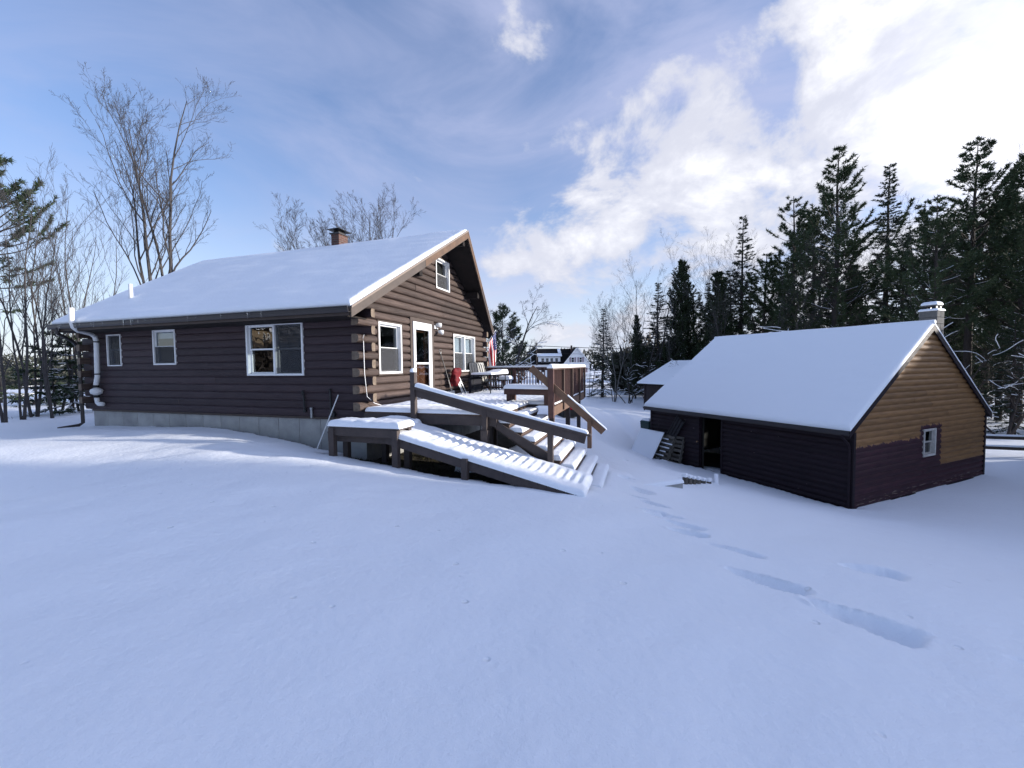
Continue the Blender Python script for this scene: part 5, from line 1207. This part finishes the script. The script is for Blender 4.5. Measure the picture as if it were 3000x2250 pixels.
def bare_tree(name, label, loc, H, seed, r0=.12, stems=1, spread=.25, fork=.3, levels=5, up=.25, wide=1.0, snowy=0.0, barkm=None, group=None, dens=1.0, lens=(.5, .55, .55, .55, .6), thin=.0030):
    r = np.random.default_rng(seed); t = thing(name, label, 'tree', loc, 0, group); bat = {0: [], 1: [], 2: []}
    a = 2*np.pi*(np.arange(stems)+r.uniform(-.25, .25, stems))/max(1, stems); tl = spread*r.uniform(.55, 1.2, stems) if stems > 1 else spread*.25*r.uniform(-1, 1, 1)
    d = unit_rows(np.stack([np.cos(a)*tl, np.sin(a)*tl, np.ones(stems)], 1)); p = np.stack([np.cos(a), np.sin(a), a*0], 1)*(r0*1.1 if stems > 1 else 0)+np.array([0, 0, -.3])
    L = H*.86*np.where(np.arange(stems) == 0, 1, r.uniform(.78, .98, stems))+.3; rad = r0*np.where(np.arange(stems) == 0, 1, r.uniform(.7, 1, stems)); end = rad*.12
    for lev in range(levels+1):
        N = len(p); m = (12, 8, 6, 5, 4, 3)[lev]; P = np.empty((N, m, 3)); P[:, 0] = p; dd = d.copy(); D = np.empty((N, m, 3)); D[:, 0] = d
        for i in range(1, m):
            dd = unit_rows(dd+r.normal(size=(N, 3))*((.055, .12, .16, .2, .2, .2)[lev])+np.array([0, 0, up*(.04 if lev == 0 else .16)])); P[:, i] = P[:, i-1]+dd*(L/(m-1))[:, None]; D[:, i] = dd
        s = np.linspace(0, 1, m); Rd = rad[:, None]+(end-rad)[:, None]*s[None]**.9
        bat[0 if lev == 0 else 1].append(tube_batch(P, Rd, (8, 5, 4, 3, 3, 3)[lev]))
        if snowy and lev >= 1:
            ok = (np.abs(D[:, :, 2]).mean(1) < .62) & (r.random(N) < snowy) & (rad > .005)
            if ok.any(): bat[2].append(tube_batch(P[ok]+np.array([0, 0, 1.])*(Rd[ok]*.6+.006)[..., None], np.maximum(Rd[ok]*.9, .018), 4))
        if lev == levels: break
        nb = int(round((10, 7, 6, 5, 4)[lev]*dens)); lo = fork if lev == 0 else .2
        q = lo+(1-lo)*(np.arange(nb)[None]+r.uniform(.1, .95, (N, nb)))/nb; q = np.minimum(q, .985); f = q*(m-1); i = np.minimum(f.astype(int), m-2); I = np.arange(N)[:, None]
        bp = P[I, i]+(P[I, i+1]-P[I, i])*(f-i)[..., None]; bd = P[I, i+1]-P[I, i]; bd /= np.linalg.norm(bd, axis=2)[..., None]
        ang = r.uniform(.42, .85, (N, nb))*wide; pr = r.normal(size=(N, nb, 3)); pr -= bd*(pr*bd).sum(2)[..., None]; pr /= np.linalg.norm(pr, axis=2)[..., None]+1e-9
        nd = bd*np.cos(ang)[..., None]+pr*np.sin(ang)[..., None]+np.array([0, 0, .12*up])
        bl = L[:, None]*lens[lev]*(1-.55*q)*r.uniform(.65, 1.2, (N, nb)); br = np.maximum(thin, (rad[:, None]+(end-rad)[:, None]*q)*r.uniform(.42, .62, (N, nb)))
        p = bp.reshape(-1, 3); d = unit_rows(nd.reshape(-1, 3)); L = bl.ravel(); rad = br.ravel(); end = np.maximum(thin*.8, rad*.28)
    for k, (nm, m_) in enumerate((('trunk', barkm or bark_m), ('crown', barkm or twig_m), ('snow', snow))):
        if bat[k]:
            o = arr_mesh(nm, *join_batches(bat[k]), m_, t, True)
            if nm == 'snow': o['kind'] = 'stuff'
    return t
def conifer(name, label, loc, H, seed, kind='pine', Rr=2.6, base=.18, dens=1.0, snowy=.08, group=None, bark=None, leafm=None, lean=0.0):
    r = np.random.default_rng(seed); t = thing(name, label, 'tree', loc, 0, group); TR = Tubes(); BR = Tubes(); tri = []; stri = []; SN = Tubes()
    n = 14; zz = np.linspace(-.3, H*.98, n); wob = np.cumsum(r.normal(size=(n, 2))*.035, 0); wob -= wob[0]
    tp = np.stack([wob[:, 0]+lean*np.maximum(zz, 0), wob[:, 1], zz], 1); r0 = H*.0135+.03; TR.add(tp, r0*(1-.93*np.clip(zz/H, 0, 1)), 8)
    def trunk_at(z): f = np.clip((z+.3)/(H*.98+.3)*(n-1), 0, n-1.001); i = int(f); return tp[i]+(tp[i+1]-tp[i])*(f-i)
    z = H*base; gap = .64 if kind == 'pine' else .34 if kind == 'spruce' else .24
    while z < H*.985:
        q = (z-H*base)/(H*(1-base)); 
        if kind == 'pine': prof = (.55+.9*q)*(1 if q < .35 else 1) if q < .3 else (.82+.18*math.cos((q-.3)*4.2))*(1-q)**.62*1.18
        elif kind == 'spruce': prof = (1-q)**.85*(.86+.14*min(1, q*6))
        else: prof = (1-q)**.55*.9
        nb = int(round((5 if kind == 'pine' else 6 if kind == 'spruce' else 6)*dens*r.uniform(.75, 1.25)))
        if q < .12 and kind != 'cedar': nb = max(2, nb-2)
        for b in range(nb):
            az = r.uniform(0, 2*math.pi); lob = float(vnoise(np.array([math.cos(az)*1.3+seed]), np.array([z*.55+math.sin(az)*1.3]), seed)[0]); L = max(.3, Rr*prof*r.uniform(.55, 1.2)*(1+.85*lob)); 
            inc = {'pine': .06+.62*q+r.uniform(-.18, .22), 'spruce': -.28+.75*q+r.uniform(-.1, .1), 'cedar': .45+.5*q+r.uniform(-.2, .2)}[kind]
            d = np.array([math.cos(az)*math.cos(inc), math.sin(az)*math.cos(inc), math.sin(inc)]); m = max(4, int(L/.3)+2); p = trunk_at(z+r.uniform(-.1, .1)*gap); pts = [p]
            for i in range(m-1):
                curl = {'pine': .05+.06*i/m, 'spruce': -.05+.16*i/m, 'cedar': .08}[kind]; d = unit(d+r.normal(size=3)*.06+np.array([0, 0, curl])); p = p+d*L/(m-1); pts.append(p)
            pts = np.array(pts); BR.add(pts, np.linspace(max(.008, .011*L+.004), .004, m), 3)
            dead = kind == 'pine' and q < .10 and r.random() < .55
            if snowy and r.random() < snowy*2 and abs(inc) < .5: SN.add(pts[:max(3, m*2//3)]+np.array([0, 0, .022]), np.linspace(.026, .012, max(3, m*2//3)), 4)
            if dead: continue
            # twigs along the branch
            sp = .095 if kind == 'pine' else .075 if kind == 'spruce' else .085
            nt = max(5, int(L*.85/sp*dens)); s0 = .42 if kind == 'pine' else .2
            ss = s0+(1.0-s0)*r.random(nt)**.75; f = ss*(m-1); i0 = np.minimum(f.astype(int), m-2); c = pts[i0]+(pts[i0+1]-pts[i0])*(f-i0)[:, None]; bd = pts[i0+1]-pts[i0]; bd /= np.linalg.norm(bd, axis=1)[:, None]
            side = np.cross(bd, [0, 0, 1.]); side /= np.linalg.norm(side, axis=1)[:, None]+1e-9; sg = r.choice([-1, 1], nt)[:, None]
            tl = (np.where(kind == 'pine', .38, .34)*(1.15-.6*ss)*r.uniform(.6, 1.3, nt)*min(1, .45+L*.35))[:, None]
            td = bd*r.uniform(.35, .9, (nt, 1))+side*sg*r.uniform(.4, 1.0, (nt, 1))+np.array([0, 0, 1.])*r.uniform(-.10, .35 if kind == 'pine' else .08, (nt, 1)); td /= np.linalg.norm(td, axis=1)[:, None]
            if kind == 'cedar': td = unit_rows(td*.6+np.array([0, 0, .5])+r.normal(size=(nt, 3))*.3)
            nn = 8 if kind == 'pine' else 6
            for k in range(nn):
                # each needle tuft is a slim triangle
                u = r.uniform(.1, 1.0, (nt, 1)); o = c+td*tl*u; nd = td*r.uniform(.5, 1.0, (nt, 1))+r.normal(size=(nt, 3))*(.55 if kind == 'pine' else .38); nd = unit_rows(nd)
                ln = (.22 if kind == 'pine' else .16 if kind == 'spruce' else .19)*r.uniform(.7, 1.4, (nt, 1)); wd = (.028 if kind == 'pine' else .032 if kind == 'spruce' else .046)*r.uniform(.7, 1.3, (nt, 1)); w_ = np.cross(nd, r.normal(size=(nt, 3))); w_ = unit_rows(w_)*wd
                tri.append(np.stack([o-w_, o+w_, o+nd*ln], 1))
            if snowy:
                ms = r.random(nt) < snowy*(1.2 if q < .6 else .5)
                if ms.any():
                    cc = (c+td*tl*.55)[ms]+np.array([0, 0, .035]); k2 = len(cc); sz = r.uniform(.05, .13, (k2, 1)); h = unit_rows(td[ms]*np.array([1, 1, .3])); g = np.cross(h, [0, 0, 1.])
                    stri.append(np.stack([cc-h*sz*1.3, cc+g*sz*.6, cc+h*sz*1.3], 1)); stri.append(np.stack([cc-h*sz*1.3, cc+h*sz*1.3, cc-g*sz*.6+np.array([0, 0, .01])], 1))
        z += gap*r.uniform(.75, 1.25)*(1 if kind != 'pine' else .95)
    # leader
    TR.build('trunk', bark or bark2_m, t); BR.build('branches', bark or bark2_m, t)['kind'] = 'stuff'
    T = np.concatenate(tri).reshape(-1, 3); arr_mesh('crown', T, np.arange(len(T)).reshape(-1, 3), leafm or {'pine': pine_m, 'spruce': spruce_m, 'cedar': cedar_n}[kind], t)
    if stri or SN.V:
        S = []; 
        if SN.V: SN.build('snow', snow, t)['kind'] = 'stuff'
        if stri: T = np.concatenate(stri).reshape(-1, 3); arr_mesh('snow', T, np.arange(len(T)).reshape(-1, 3), snow, t)['kind'] = 'stuff'
    return t
def unit_rows(a): return a/(np.linalg.norm(a, axis=1)[:, None]+1e-9)
def at(px_, D):                      # world point on the ground seen at column px_ of the photograph, D metres ahead
    x = (px_-1500)*D/1206.9; return (x, D, gz(x, D)-.05)
def hgt(px_, D, top):
    b = at(px_, D); return CAMZ-(top-(1070.5-(px_-1500)*.01))*D/1206.9-b[2]

# --- left of the cabin
p = at(490, 24); bare_tree('maple_tree', 'tall bare multi stemmed maple rising behind the left end of the cabin', p, hgt(490, 24, 140), 11, .16, 4, .10, .40, 4, .42, .75, dens=1.08, lens=(.46, .5, .5, .5, .5), thin=.004)
labs = ['slim bare sapling at the far left edge of the yard', 'forked bare sapling second from the left edge', 'bare sapling with a low crotch, third from the left edge', 'bare sapling in front of the snowy spruce', 'bare twiggy sapling closest to the cabin downspout', 'thin bare sapling leaning behind the cabin corner', 'pale bare sapling at the very left of the photo']
for k, (px_, D, top, st) in enumerate(((60, 15.5, 470, 2), (95, 16.5, 500, 3), (150, 15.8, 560, 2), (165, 17.5, 600, 2), (235, 18.5, 520, 2), (300, 21, 560, 2), (8, 14.5, 620, 2))):
    bare_tree('bare_sapling', labs[k], at(px_, D), hgt(px_, D, top), 30+k, .052, st, .13, .22, 3, .55, .6, barkm=None, group='bare saplings left of the cabin', dens=.9, thin=.0038)
p = at(-15, 24); conifer('white_pine', 'tall white pine with layered branches at the left edge', p, hgt(-15, 24, 395), 51, 'pine', 4.2, .34, 1.15, .03)
p = at(205, 18.0); conifer('snowy_spruce', 'small snow laden spruce behind the saplings at the cabin corner', p, hgt(205, 18.0, 950), 52, 'spruce', 2.5, .03, 1.2, .8)
p = at(95, 22); conifer('snowy_spruce', 'low snowy spruce at the left edge under the tall pine', p, hgt(95, 22, 1060), 53, 'spruce', 2.6, .03, 1.2, .8)
p = at(330, 26); conifer('snowy_spruce', 'snowy spruce mostly hidden behind the cabin left end', p, hgt(330, 26, 1060), 54, 'spruce', 2.0, .03, .9, .25)
# --- behind the cabin
bare_tree('maple_tree', 'bare round crowned tree above the ridge left of the chimney', at(1020, 38), hgt(1020, 38, 545), 61, .18, 5, .15, .42, 4, .40, .8, dens=1.1, thin=.005)
bare_tree('maple_tree', 'bare round crowned tree above the ridge right of the chimney', at(1095, 41), hgt(1095, 41, 595), 62, .18, 5, .16, .42, 4, .40, .85, dens=1.1, thin=.005)
bare_tree('apple_tree', 'bare spreading tree with snow on its limbs just right of the cabin', at(1470, 23), hgt(1470, 23, 815), 63, .13, 2, .30, .28, 4, .05, 1.1, snowy=.55, dens=.95)
p = at(1478, 33); conifer('pine_tree', 'round green pine beyond the deck just right of the cabin', p, hgt(1478, 33, 905), 64, 'pine', 3.6, .06, 1.35, .06)
# --- woods on the right
V_P1 = conifer('pine_tree', 'tallest pine of the wood, standing above the middle of the shed roof', at(2440, 31), hgt(2440, 31, 440), 71, 'pine', 5.1, .16, 1.3, .11)
V_P2 = conifer('pine_tree', 'tall pine with a bare double trunk right of the shed chimney', at(2830, 27), hgt(2830, 27, 430), 72, 'pine', 4.9, .34, 1.3, .11)
V_S1 = conifer('spruce_tree', 'dense dark spruce just right of the tallest pine', at(2590, 34), hgt(2590, 34, 485), 73, 'spruce', 3.2, .08, 1.1, .11)
V_P3 = conifer('pine_tree', 'dark pine left of the tallest pine above the shed roof', at(2320, 35), hgt(2320, 35, 570), 74, 'pine', 4.9, .10, 1.25, .11)
V_S2 = conifer('spruce_tree', 'spire shaped spruce with thin top behind the far end of the shed ridge', at(2165, 40), hgt(2165, 40, 640), 75, 'spruce', 3.4, .05, 1.0, .11)
V_C1 = conifer('cedar_tree', 'dense dark cedar above the small outbuilding', at(1985, 41), hgt(1985, 41, 770), 76, 'cedar', 3.4, .04, 1.0, .11)
def again(src, name, label, px_, D, top, H0, rz, wide=1.0, group=None):
    s = hgt(px_, D, top)/H0; return copy_thing(src, name, label, at(px_, D), rz, (s*wide, s*wide, s), group)
H1, H2, HS1, H3, HS2, HC = hgt(2440, 31, 440), hgt(2830, 27, 430), hgt(2590, 34, 485), hgt(2320, 35, 570), hgt(2165, 40, 640), hgt(1985, 41, 770)
again(V_P1, 'pine_tree', 'pine leaning in at the right edge of the photo', 2985, 25, 455, H1, 2.1)
again(V_P3, 'pine_tree', 'pine standing behind the gap right of the dense spruce', 2700, 38, 590, H3, 1.2)
again(V_S1, 'spruce_tree', 'spruce between the two tallest pines', 2745, 42, 640, HS1, 2.7)
again(V_P1, 'pine_tree', 'pine behind the right slope of the shed roof', 2900, 36, 600, H1, 4.2)
again(V_S2, 'spruce_tree', 'spruce between the cedar and the spire shaped spruce', 2070, 44, 830, HS2, 1.0)
again(V_C1, 'cedar_tree', 'dark cedar behind the far end of the shed roof', 2110, 37, 800, HC, 2.2, 1.1)
again(V_P3, 'pine_tree', 'dark low pine left of the dark pine behind the shed ridge', 2235, 36, 740, H3, 4.0, 1.25)
again(V_S2, 'spruce_tree', 'spruce with snowy tips at the left end of the wood by the drive', 1765, 46, 905, HS2, .4, 1.25)
again(V_C1, 'cedar_tree', 'narrow dark cedar near the left end of the wood', 1862, 44, 925, HC, .9, .75)
again(V_S2, 'spruce_tree', 'broad dark spruce behind the small outbuilding', 1925, 46, 830, HS2, 5.1, 1.3)
again(V_S1, 'spruce_tree', 'low dark spruce behind the middle of the shed roof', 2400, 40, 720, HS1, 5.0, 1.2)
again(V_S1, 'spruce_tree', 'dark spruce behind the near end of the shed ridge', 2640, 30, 760, HS1, 3.9, 1.35)
again(V_P3, 'pine_tree', 'bushy pine at the right edge above the snow fence', 2960, 30, 690, H3, 3.0, 1.2)
again(V_S2, 'spruce_tree', 'low snowy spruce at the right edge beside the shed', 2975, 21, 920, HS2, 1.9, 1.4)
again(V_S1, 'spruce_tree', 'dark spruce at the right edge under the leaning pine', 2930, 26, 850, HS1, 2.4, 1.5)
again(V_S2, 'spruce_tree', 'dark spruce behind the left half of the shed roof', 2300, 44, 800, HS2, 3.3, 1.3)
again(V_C1, 'cedar_tree', 'cedar filling the gap below the tallest pine', 2500, 42, 780, HC, 1.7, 1.2)
again(V_C1, 'cedar_tree', 'cedar filling the gap right of the shed chimney', 2800, 40, 800, HC, 3.1, 1.3)
for k, (px_, D, top, src, H0, rz_, wd, lb) in enumerate(((2380, 39, 610, V_P3, H3, 1.6, 1.15, 'broad pine filling the gap left of the tallest pine'), 
        (2890, 31, 560, V_P2, H2, 4.7, 1.1, 'pine just right of the double trunk pine'), (2140, 45, 790, V_P3, H3, .8, 1.45, 'broad pine behind the far end of the shed ridge'), (2030, 46, 850, V_P3, H3, 5.7, 1.5, 'broad dark pine behind the cedars'))):
    again(src, 'pine_tree', lb, px_, D, top, H0, rz_, wd)
# bare trees mixed into the wood
bt = [(1905, 43, 735, .12, 3, 'pale fan shaped bare tree above the small outbuilding'), (1800, 40, 830, .07, 3, 'thin pale bare tree with snowy twigs at the left end of the wood'), (2205, 37, 660, .09, 2, 'bare tree beside the spire shaped spruce'), (2290, 41, 640, .09, 2, 'faint bare tree left of the dark pine')]
for k, (px_, D, top, r0, st, lb) in enumerate(bt):
    bare_tree('bare_tree', lb, at(px_, D), hgt(px_, D, top), 90+k, r0, st, .2, .3, 4, .4, .8, snowy=.35 if k in (1,) else .1, barkm=birch_m if k in (1,) else None, dens=1.0)
B1 = bare_tree('bare_tree', 'dead tree with long snow lined limbs behind the shed ridge', at(2345, 25), hgt(2345, 25, 830), 97, .09, 3, .6, .2, 4, -.1, 1.15, snowy=1.0, barkm=bark2_m, dens=.9)
HB1 = hgt(2345, 25, 830)
for (px_, D, top, rz_, lb) in ((2180, 27, 870, 1.5, 'snow lined bare tree behind the far end of the shed roof'), (2500, 25.5, 800, 3.2, 'snow lined bare tree below the tallest pine'), (2950, 20, 900, 4.4, 'snow lined bare tree reaching in at the right edge'), (2080, 33, 960, .6, 'snow lined bush above the small outbuilding roof'), (2780, 24, 840, 2.2, 'snow lined bare tree right of the shed chimney'), (1840, 38, 1000, 5.2, 'snow lined bush at the left end of the wood')):
    s = hgt(px_, D, top)/HB1; copy_thing(B1, 'bare_tree', lb, at(px_, D), rz_, (s, s, s))
BB = bare_tree('bare_tree', 'grey bare tree with fine twigs at the right edge behind the leaning pine', at(2965, 33), hgt(2965, 33, 430), 98, .1, 2, .2, .35, 4, .4, .8, dens=1.0)
HBB = hgt(2965, 33, 430)
for (px_, D, top, rz_, lb) in ((2690, 44, 560, 1.1, 'grey bare tree seen in the gap between spruce and double trunk pine'), (2530, 46, 600, 2.5, 'grey bare tree behind the dense spruce'), (2040, 47, 700, 4, 'grey bare larch like tree above the cedars'), (1730, 48, 880, 5.3, 'grey bare tree at the drive end of the wood'), (1850, 39, 830, 1.9, 'grey bare tree in front of the narrow cedar'), (2120, 34, 740, 2.9, 'grey bare tree in front of the spire shaped spruce'), (1960, 38, 800, .2, 'grey bare tree in front of the dense cedar'), (2270, 30, 700, 4.9, 'grey bare tree in front of the low pine'), (2610, 28, 620, 3.6, 'grey bare tree in front of the dense spruce')):
    s = hgt(px_, D, top)/HBB; copy_thing(BB, 'bare_tree', lb, at(px_, D), rz_, (s, s, s))
# the wood goes on to the right of the picture; the cedars are added to shade shed and yard
for k, (x, y, sH, rz_, src, H0) in enumerate(((28, 22, 13.5, .3, V_P1, H1), (32, 20.6, 12.5, 1.4, V_S1, HS1), (24, 23.5, 13, 2.2, V_P2, H2), (30, 1.6, 13.5, 2.0, V_P1, H1), (27, .9, 13, 3.1, V_S1, HS1), (33, .2, 15, 4.4, V_P3, H3), (26, -1.6, 13, 5.2, V_S1, HS1), (36, 1.4, 15, .9, V_P3, H3), (30, -5, 14, 1.9, V_P1, H1), (24, 3.5, 9.5, 2.9, V_C1, HC), (22, .6, 10, 3.8, V_C1, HC), (23, 5.2, 10.5, 2.3, V_C1, HC), (26, 6.0, 10.5, 5.3, V_C1, HC), (21.5, 4.2, 10.5, .9, V_C1, HC), (28.5, 4.9, 10.5, 3.9, V_C1, HC), (38, -2, 15, .1, V_P2, H2), (43, 1.5, 14, 3.3, V_P2, H2), (44, 21.5, 13, 4.0, V_P3, H3), (38, 21.5, 14, 1.0, V_S1, HS1), (19.2, 9.9, 5.6, .2, V_C1, HC), (20.2, 11.8, 6.1, 1.7, V_C1, HC), (21.6, 13.4, 6.3, 3.0, V_C1, HC), (22.6, 12.8, 5.9, 4.4, V_C1, HC))):
    s = sH/H0; copy_thing(src, 'unseen_evergreen', 'unseen evergreen beyond the right edge of the picture', (x, y, gz(x, y)-.1), rz_, ((s*.6, s*.6, s) if sH == 10.5 else (s*1.05, s*1.05, s) if sH > 7 else (s*1.7, s*1.7, s)), 'evergreens beyond the right edge')
# what stands behind and to the left of the camera: it shows in the panes of the long wall
def neighbour_house():
    t = thing('neighbour_house', 'tan clapboard house mirrored in the panes of the long wall windows', 'house', (-42, -9, gz(-42, -9)-.1), R(70))
    tan = mat('tan_clapboard', (.34, .26, .17), .7, noise=2, col2=(.28, .215, .14), stretch=(1, 1, 10), objrand=.05); gl = mat('neighbour_pane', (.03, .035, .045), .1, spec=.7)
    for k in range(24): MB().hexa([(-6, -.03, .4+k*.2), (6, -.03, .4+k*.2), (6, .05, .4+k*.2), (-6, .05, .4+k*.2), (-6, .0, .6+k*.2), (6, .0, .6+k*.2), (6, .05, .6+k*.2), (-6, .05, .6+k*.2)]).build('clapboard', tan, t)
    mb = MB(); mb.box(-6, 6, .05, 8, 0, 5.2); mb.build('wall', tan, t)
    for s in (-1, 1):
        e_ = -.5 if s < 0 else 8.5; rf = MB().hexa([(-6.4, e_, 5.0), (6.4, e_, 5.0), (6.4, 4, 7.6), (-6.4, 4, 7.6), (-6.4, e_, 5.15), (6.4, e_, 5.15), (6.4, 4, 7.75), (-6.4, 4, 7.75)]).build('roof', soffit_m, t)
        L_ = math.hypot(4.5, 2.6); snow_slab('snow', rf, lambda a, b, e_=e_: (-6.4+a, e_+(4-e_)*b/L_, 5.15+2.6*b/L_), 12.8, L_, .15, .1, 141, .1, 30, 14)
    for x in (-4.2, -1.6, 1.2, 4.0):
        for z in (.9, 3.3):
            w_ = MB(); frame_ring(w_, lambda a, o, q: (a, -o, q), x-.5, x+.5, z, z+1.4, .09, .08, -.02); o = w_.build('window', white_m, t); MB().box(x-.42, x+.42, -.04, -.032, z+.08, z+1.32).build('pane', gl, o)
    MB().box(-.9, .0, -.06, -.032, .1, 2.2).build('door', white_m, t)
neighbour_house()
for (x, y, h, rz_) in ((-24, -2, 9, .4), (-20, -6, 8, 2.0), (-27, 3, 8, 3.1), (-22, 4, 7, 1.0), (-17, -9, 9, 4.0), (-30, -14, 10, 5.0), (-26, -8, 9, 2.6), (-19, .5, 7, 5.5)):
    s = h/HBB; copy_thing(BB, 'bare_tree', 'bare tree behind the photographer mirrored in the long wall windows' if x < 0 else 'bare tree of the wood beyond the right edge of the picture', (x, y, gz(x, y)-.1), rz_, (s, s, s), 'bare trees behind the photographer' if x < 0 else 'bare trees beyond the right edge')
# snow fence / rails at the right edge
def rail_fence():
    t = thing('rail_fence', 'low two rail fence with snow on it right of the shed', 'fence', (17.6, 15.9, gz(17.6, 15.9)), R(-18))
    for k in range(4): MB().box(k*2.0-.06, k*2.0+.06, -.06, .06, -.3, .95).build('post', bark2_m, t)
    for z in (.35, .75):
        for k in range(3):
            b = MB().bar((k*2.0+.06, -.02, z), (k*2.0+1.94, -.02, z), .06, .12).build('rail', bark2_m, t)
            snow_slab('snow', b, lambda a, c, z=z, k=k: (k*2.0+.06+a, -.055+c, z+.06), 1.88, .07, .06, .03, 130+k, .2, 16, 5)
rail_fence()
# far tree line and brush: one mass nobody could count
def far_wood(name, label, x0, x1, y, h, n, seed, m, jag=.5, depth=14):
    r = np.random.default_rng(seed); x = r.uniform(x0, x1, n); yy = y+r.uniform(-depth/2, depth/2, n); top = h*(1+jag*fbm(x*.11, yy*.02, seed, 4)); zz = r.random(n)**.8*top
    wd = np.clip(1.6-.9*zz/top, .4, 2)*.5; g = base_z(x, yy); c = np.stack([x, yy, g+zz], 1); nd = unit_rows(r.normal(size=(n, 3))+np.array([0, 0, .8])); sd = unit_rows(np.cross(nd, r.normal(size=(n, 3)))); L_ = r.uniform(.5, 1.3, (n, 1))*h/5; 
    T = np.stack([c-sd*wd[:, None]*h/8, c+sd*wd[:, None]*h/8, c+nd*L_], 1).reshape(-1, 3); o = arr_mesh(name, T, np.arange(len(T)).reshape(-1, 3), m); o['kind'] = 'stuff'; o['label'] = label; return o
far_g = leaf_mat('far_foliage', (.045, .055, .038), (.065, .060, .050)); far_b = leaf_mat('far_brush', (.10, .085, .075), (.07, .062, .056))
far_wood('far_wood', 'distant dark wood along the horizon behind the farmhouse', -420, 420, 215, 9, 26000, 1, far_g, .45, 30)
far_wood('far_brush', 'grey brown brush beside the road', -120, 3, 88, 3.0, 9000, 2, far_b, .6, 12)
far_wood('far_brush', 'grey brown brush right of the farmhouse', 25, 120, 84, 7.0, 9000, 3, far_b, .5, 16)
far_wood('hedge_wood', 'dense shaded undergrowth at the back of the right hand wood', 14, 75, 54, 6.5, 16000, 4, leaf_mat('undergrowth', (.028, .036, .022), (.04, .036, .03)), .4, 10)
far_wood('thicket', 'low brush and snow dusted twigs behind the shed', 13, 36, 38, 1.6, 6000, 5, far_b, .5, 9)
far_wood('far_wood', 'dark wood far left behind the saplings', -120, -22, 62, 3.2, 9000, 6, far_g, .6, 12)
far_wood('undergrowth', 'unseen undergrowth added to shade the yard from beyond the right edge of the picture', 23, 44, -3.5, 6.0, 15000, 7, far_g, .35, 14)  # added out of view to stop sun streaks on the foreground snow
far_wood('undergrowth', 'unseen evergreen undergrowth added as a sun screen just beyond the right edge behind the shed', 20.3, 25, 9.6, 4.9, 18000, 8, far_g, .08, 8.6)  # added out of view, low enough to shade the shed but not the deck
far_wood('undergrowth', 'bare thicket behind the photographer', -34, -22, -4, 3.0, 6000, 9, far_b, .5, 16)
# dead grass where the snow has melted along the foundation
def dead_grass():
    r = np.random.default_rng(5); n = 2600; u = r.uniform(-.2, 6.5, n); v = -r.uniform(.0, .34, n); P = np.array([hw(a, b) for a, b in zip(v, u)]); 
    n2 = 2200; u2 = r.uniform(-4.2, .2, n2); v2 = r.uniform(-1.1, 1.5, n2); P = np.concatenate([P, [hw(a, b) for a, b in zip(v2, u2)]]); n += n2
    P[:, 2] = base_z(P[:, 0], P[:, 1])-.14; d = unit_rows(r.normal(size=(n, 3))*.7+np.array([0, 0, .8])); s = unit_rows(np.cross(d, r.normal(size=(n, 3))))*.006; L_ = r.uniform(.04, .13, (n, 1))
    T = np.stack([P-s, P+s, P+d*L_], 1).reshape(-1, 3); o = arr_mesh('dead_grass', T, np.arange(len(T)).reshape(-1, 3), mat('dead_grass', (.10, .082, .040), .9, noise=2, col2=(.035, .042, .018))); o['kind'] = 'stuff'; o['label'] = 'dead grass in the melted strip beside the foundation'
dead_grass()
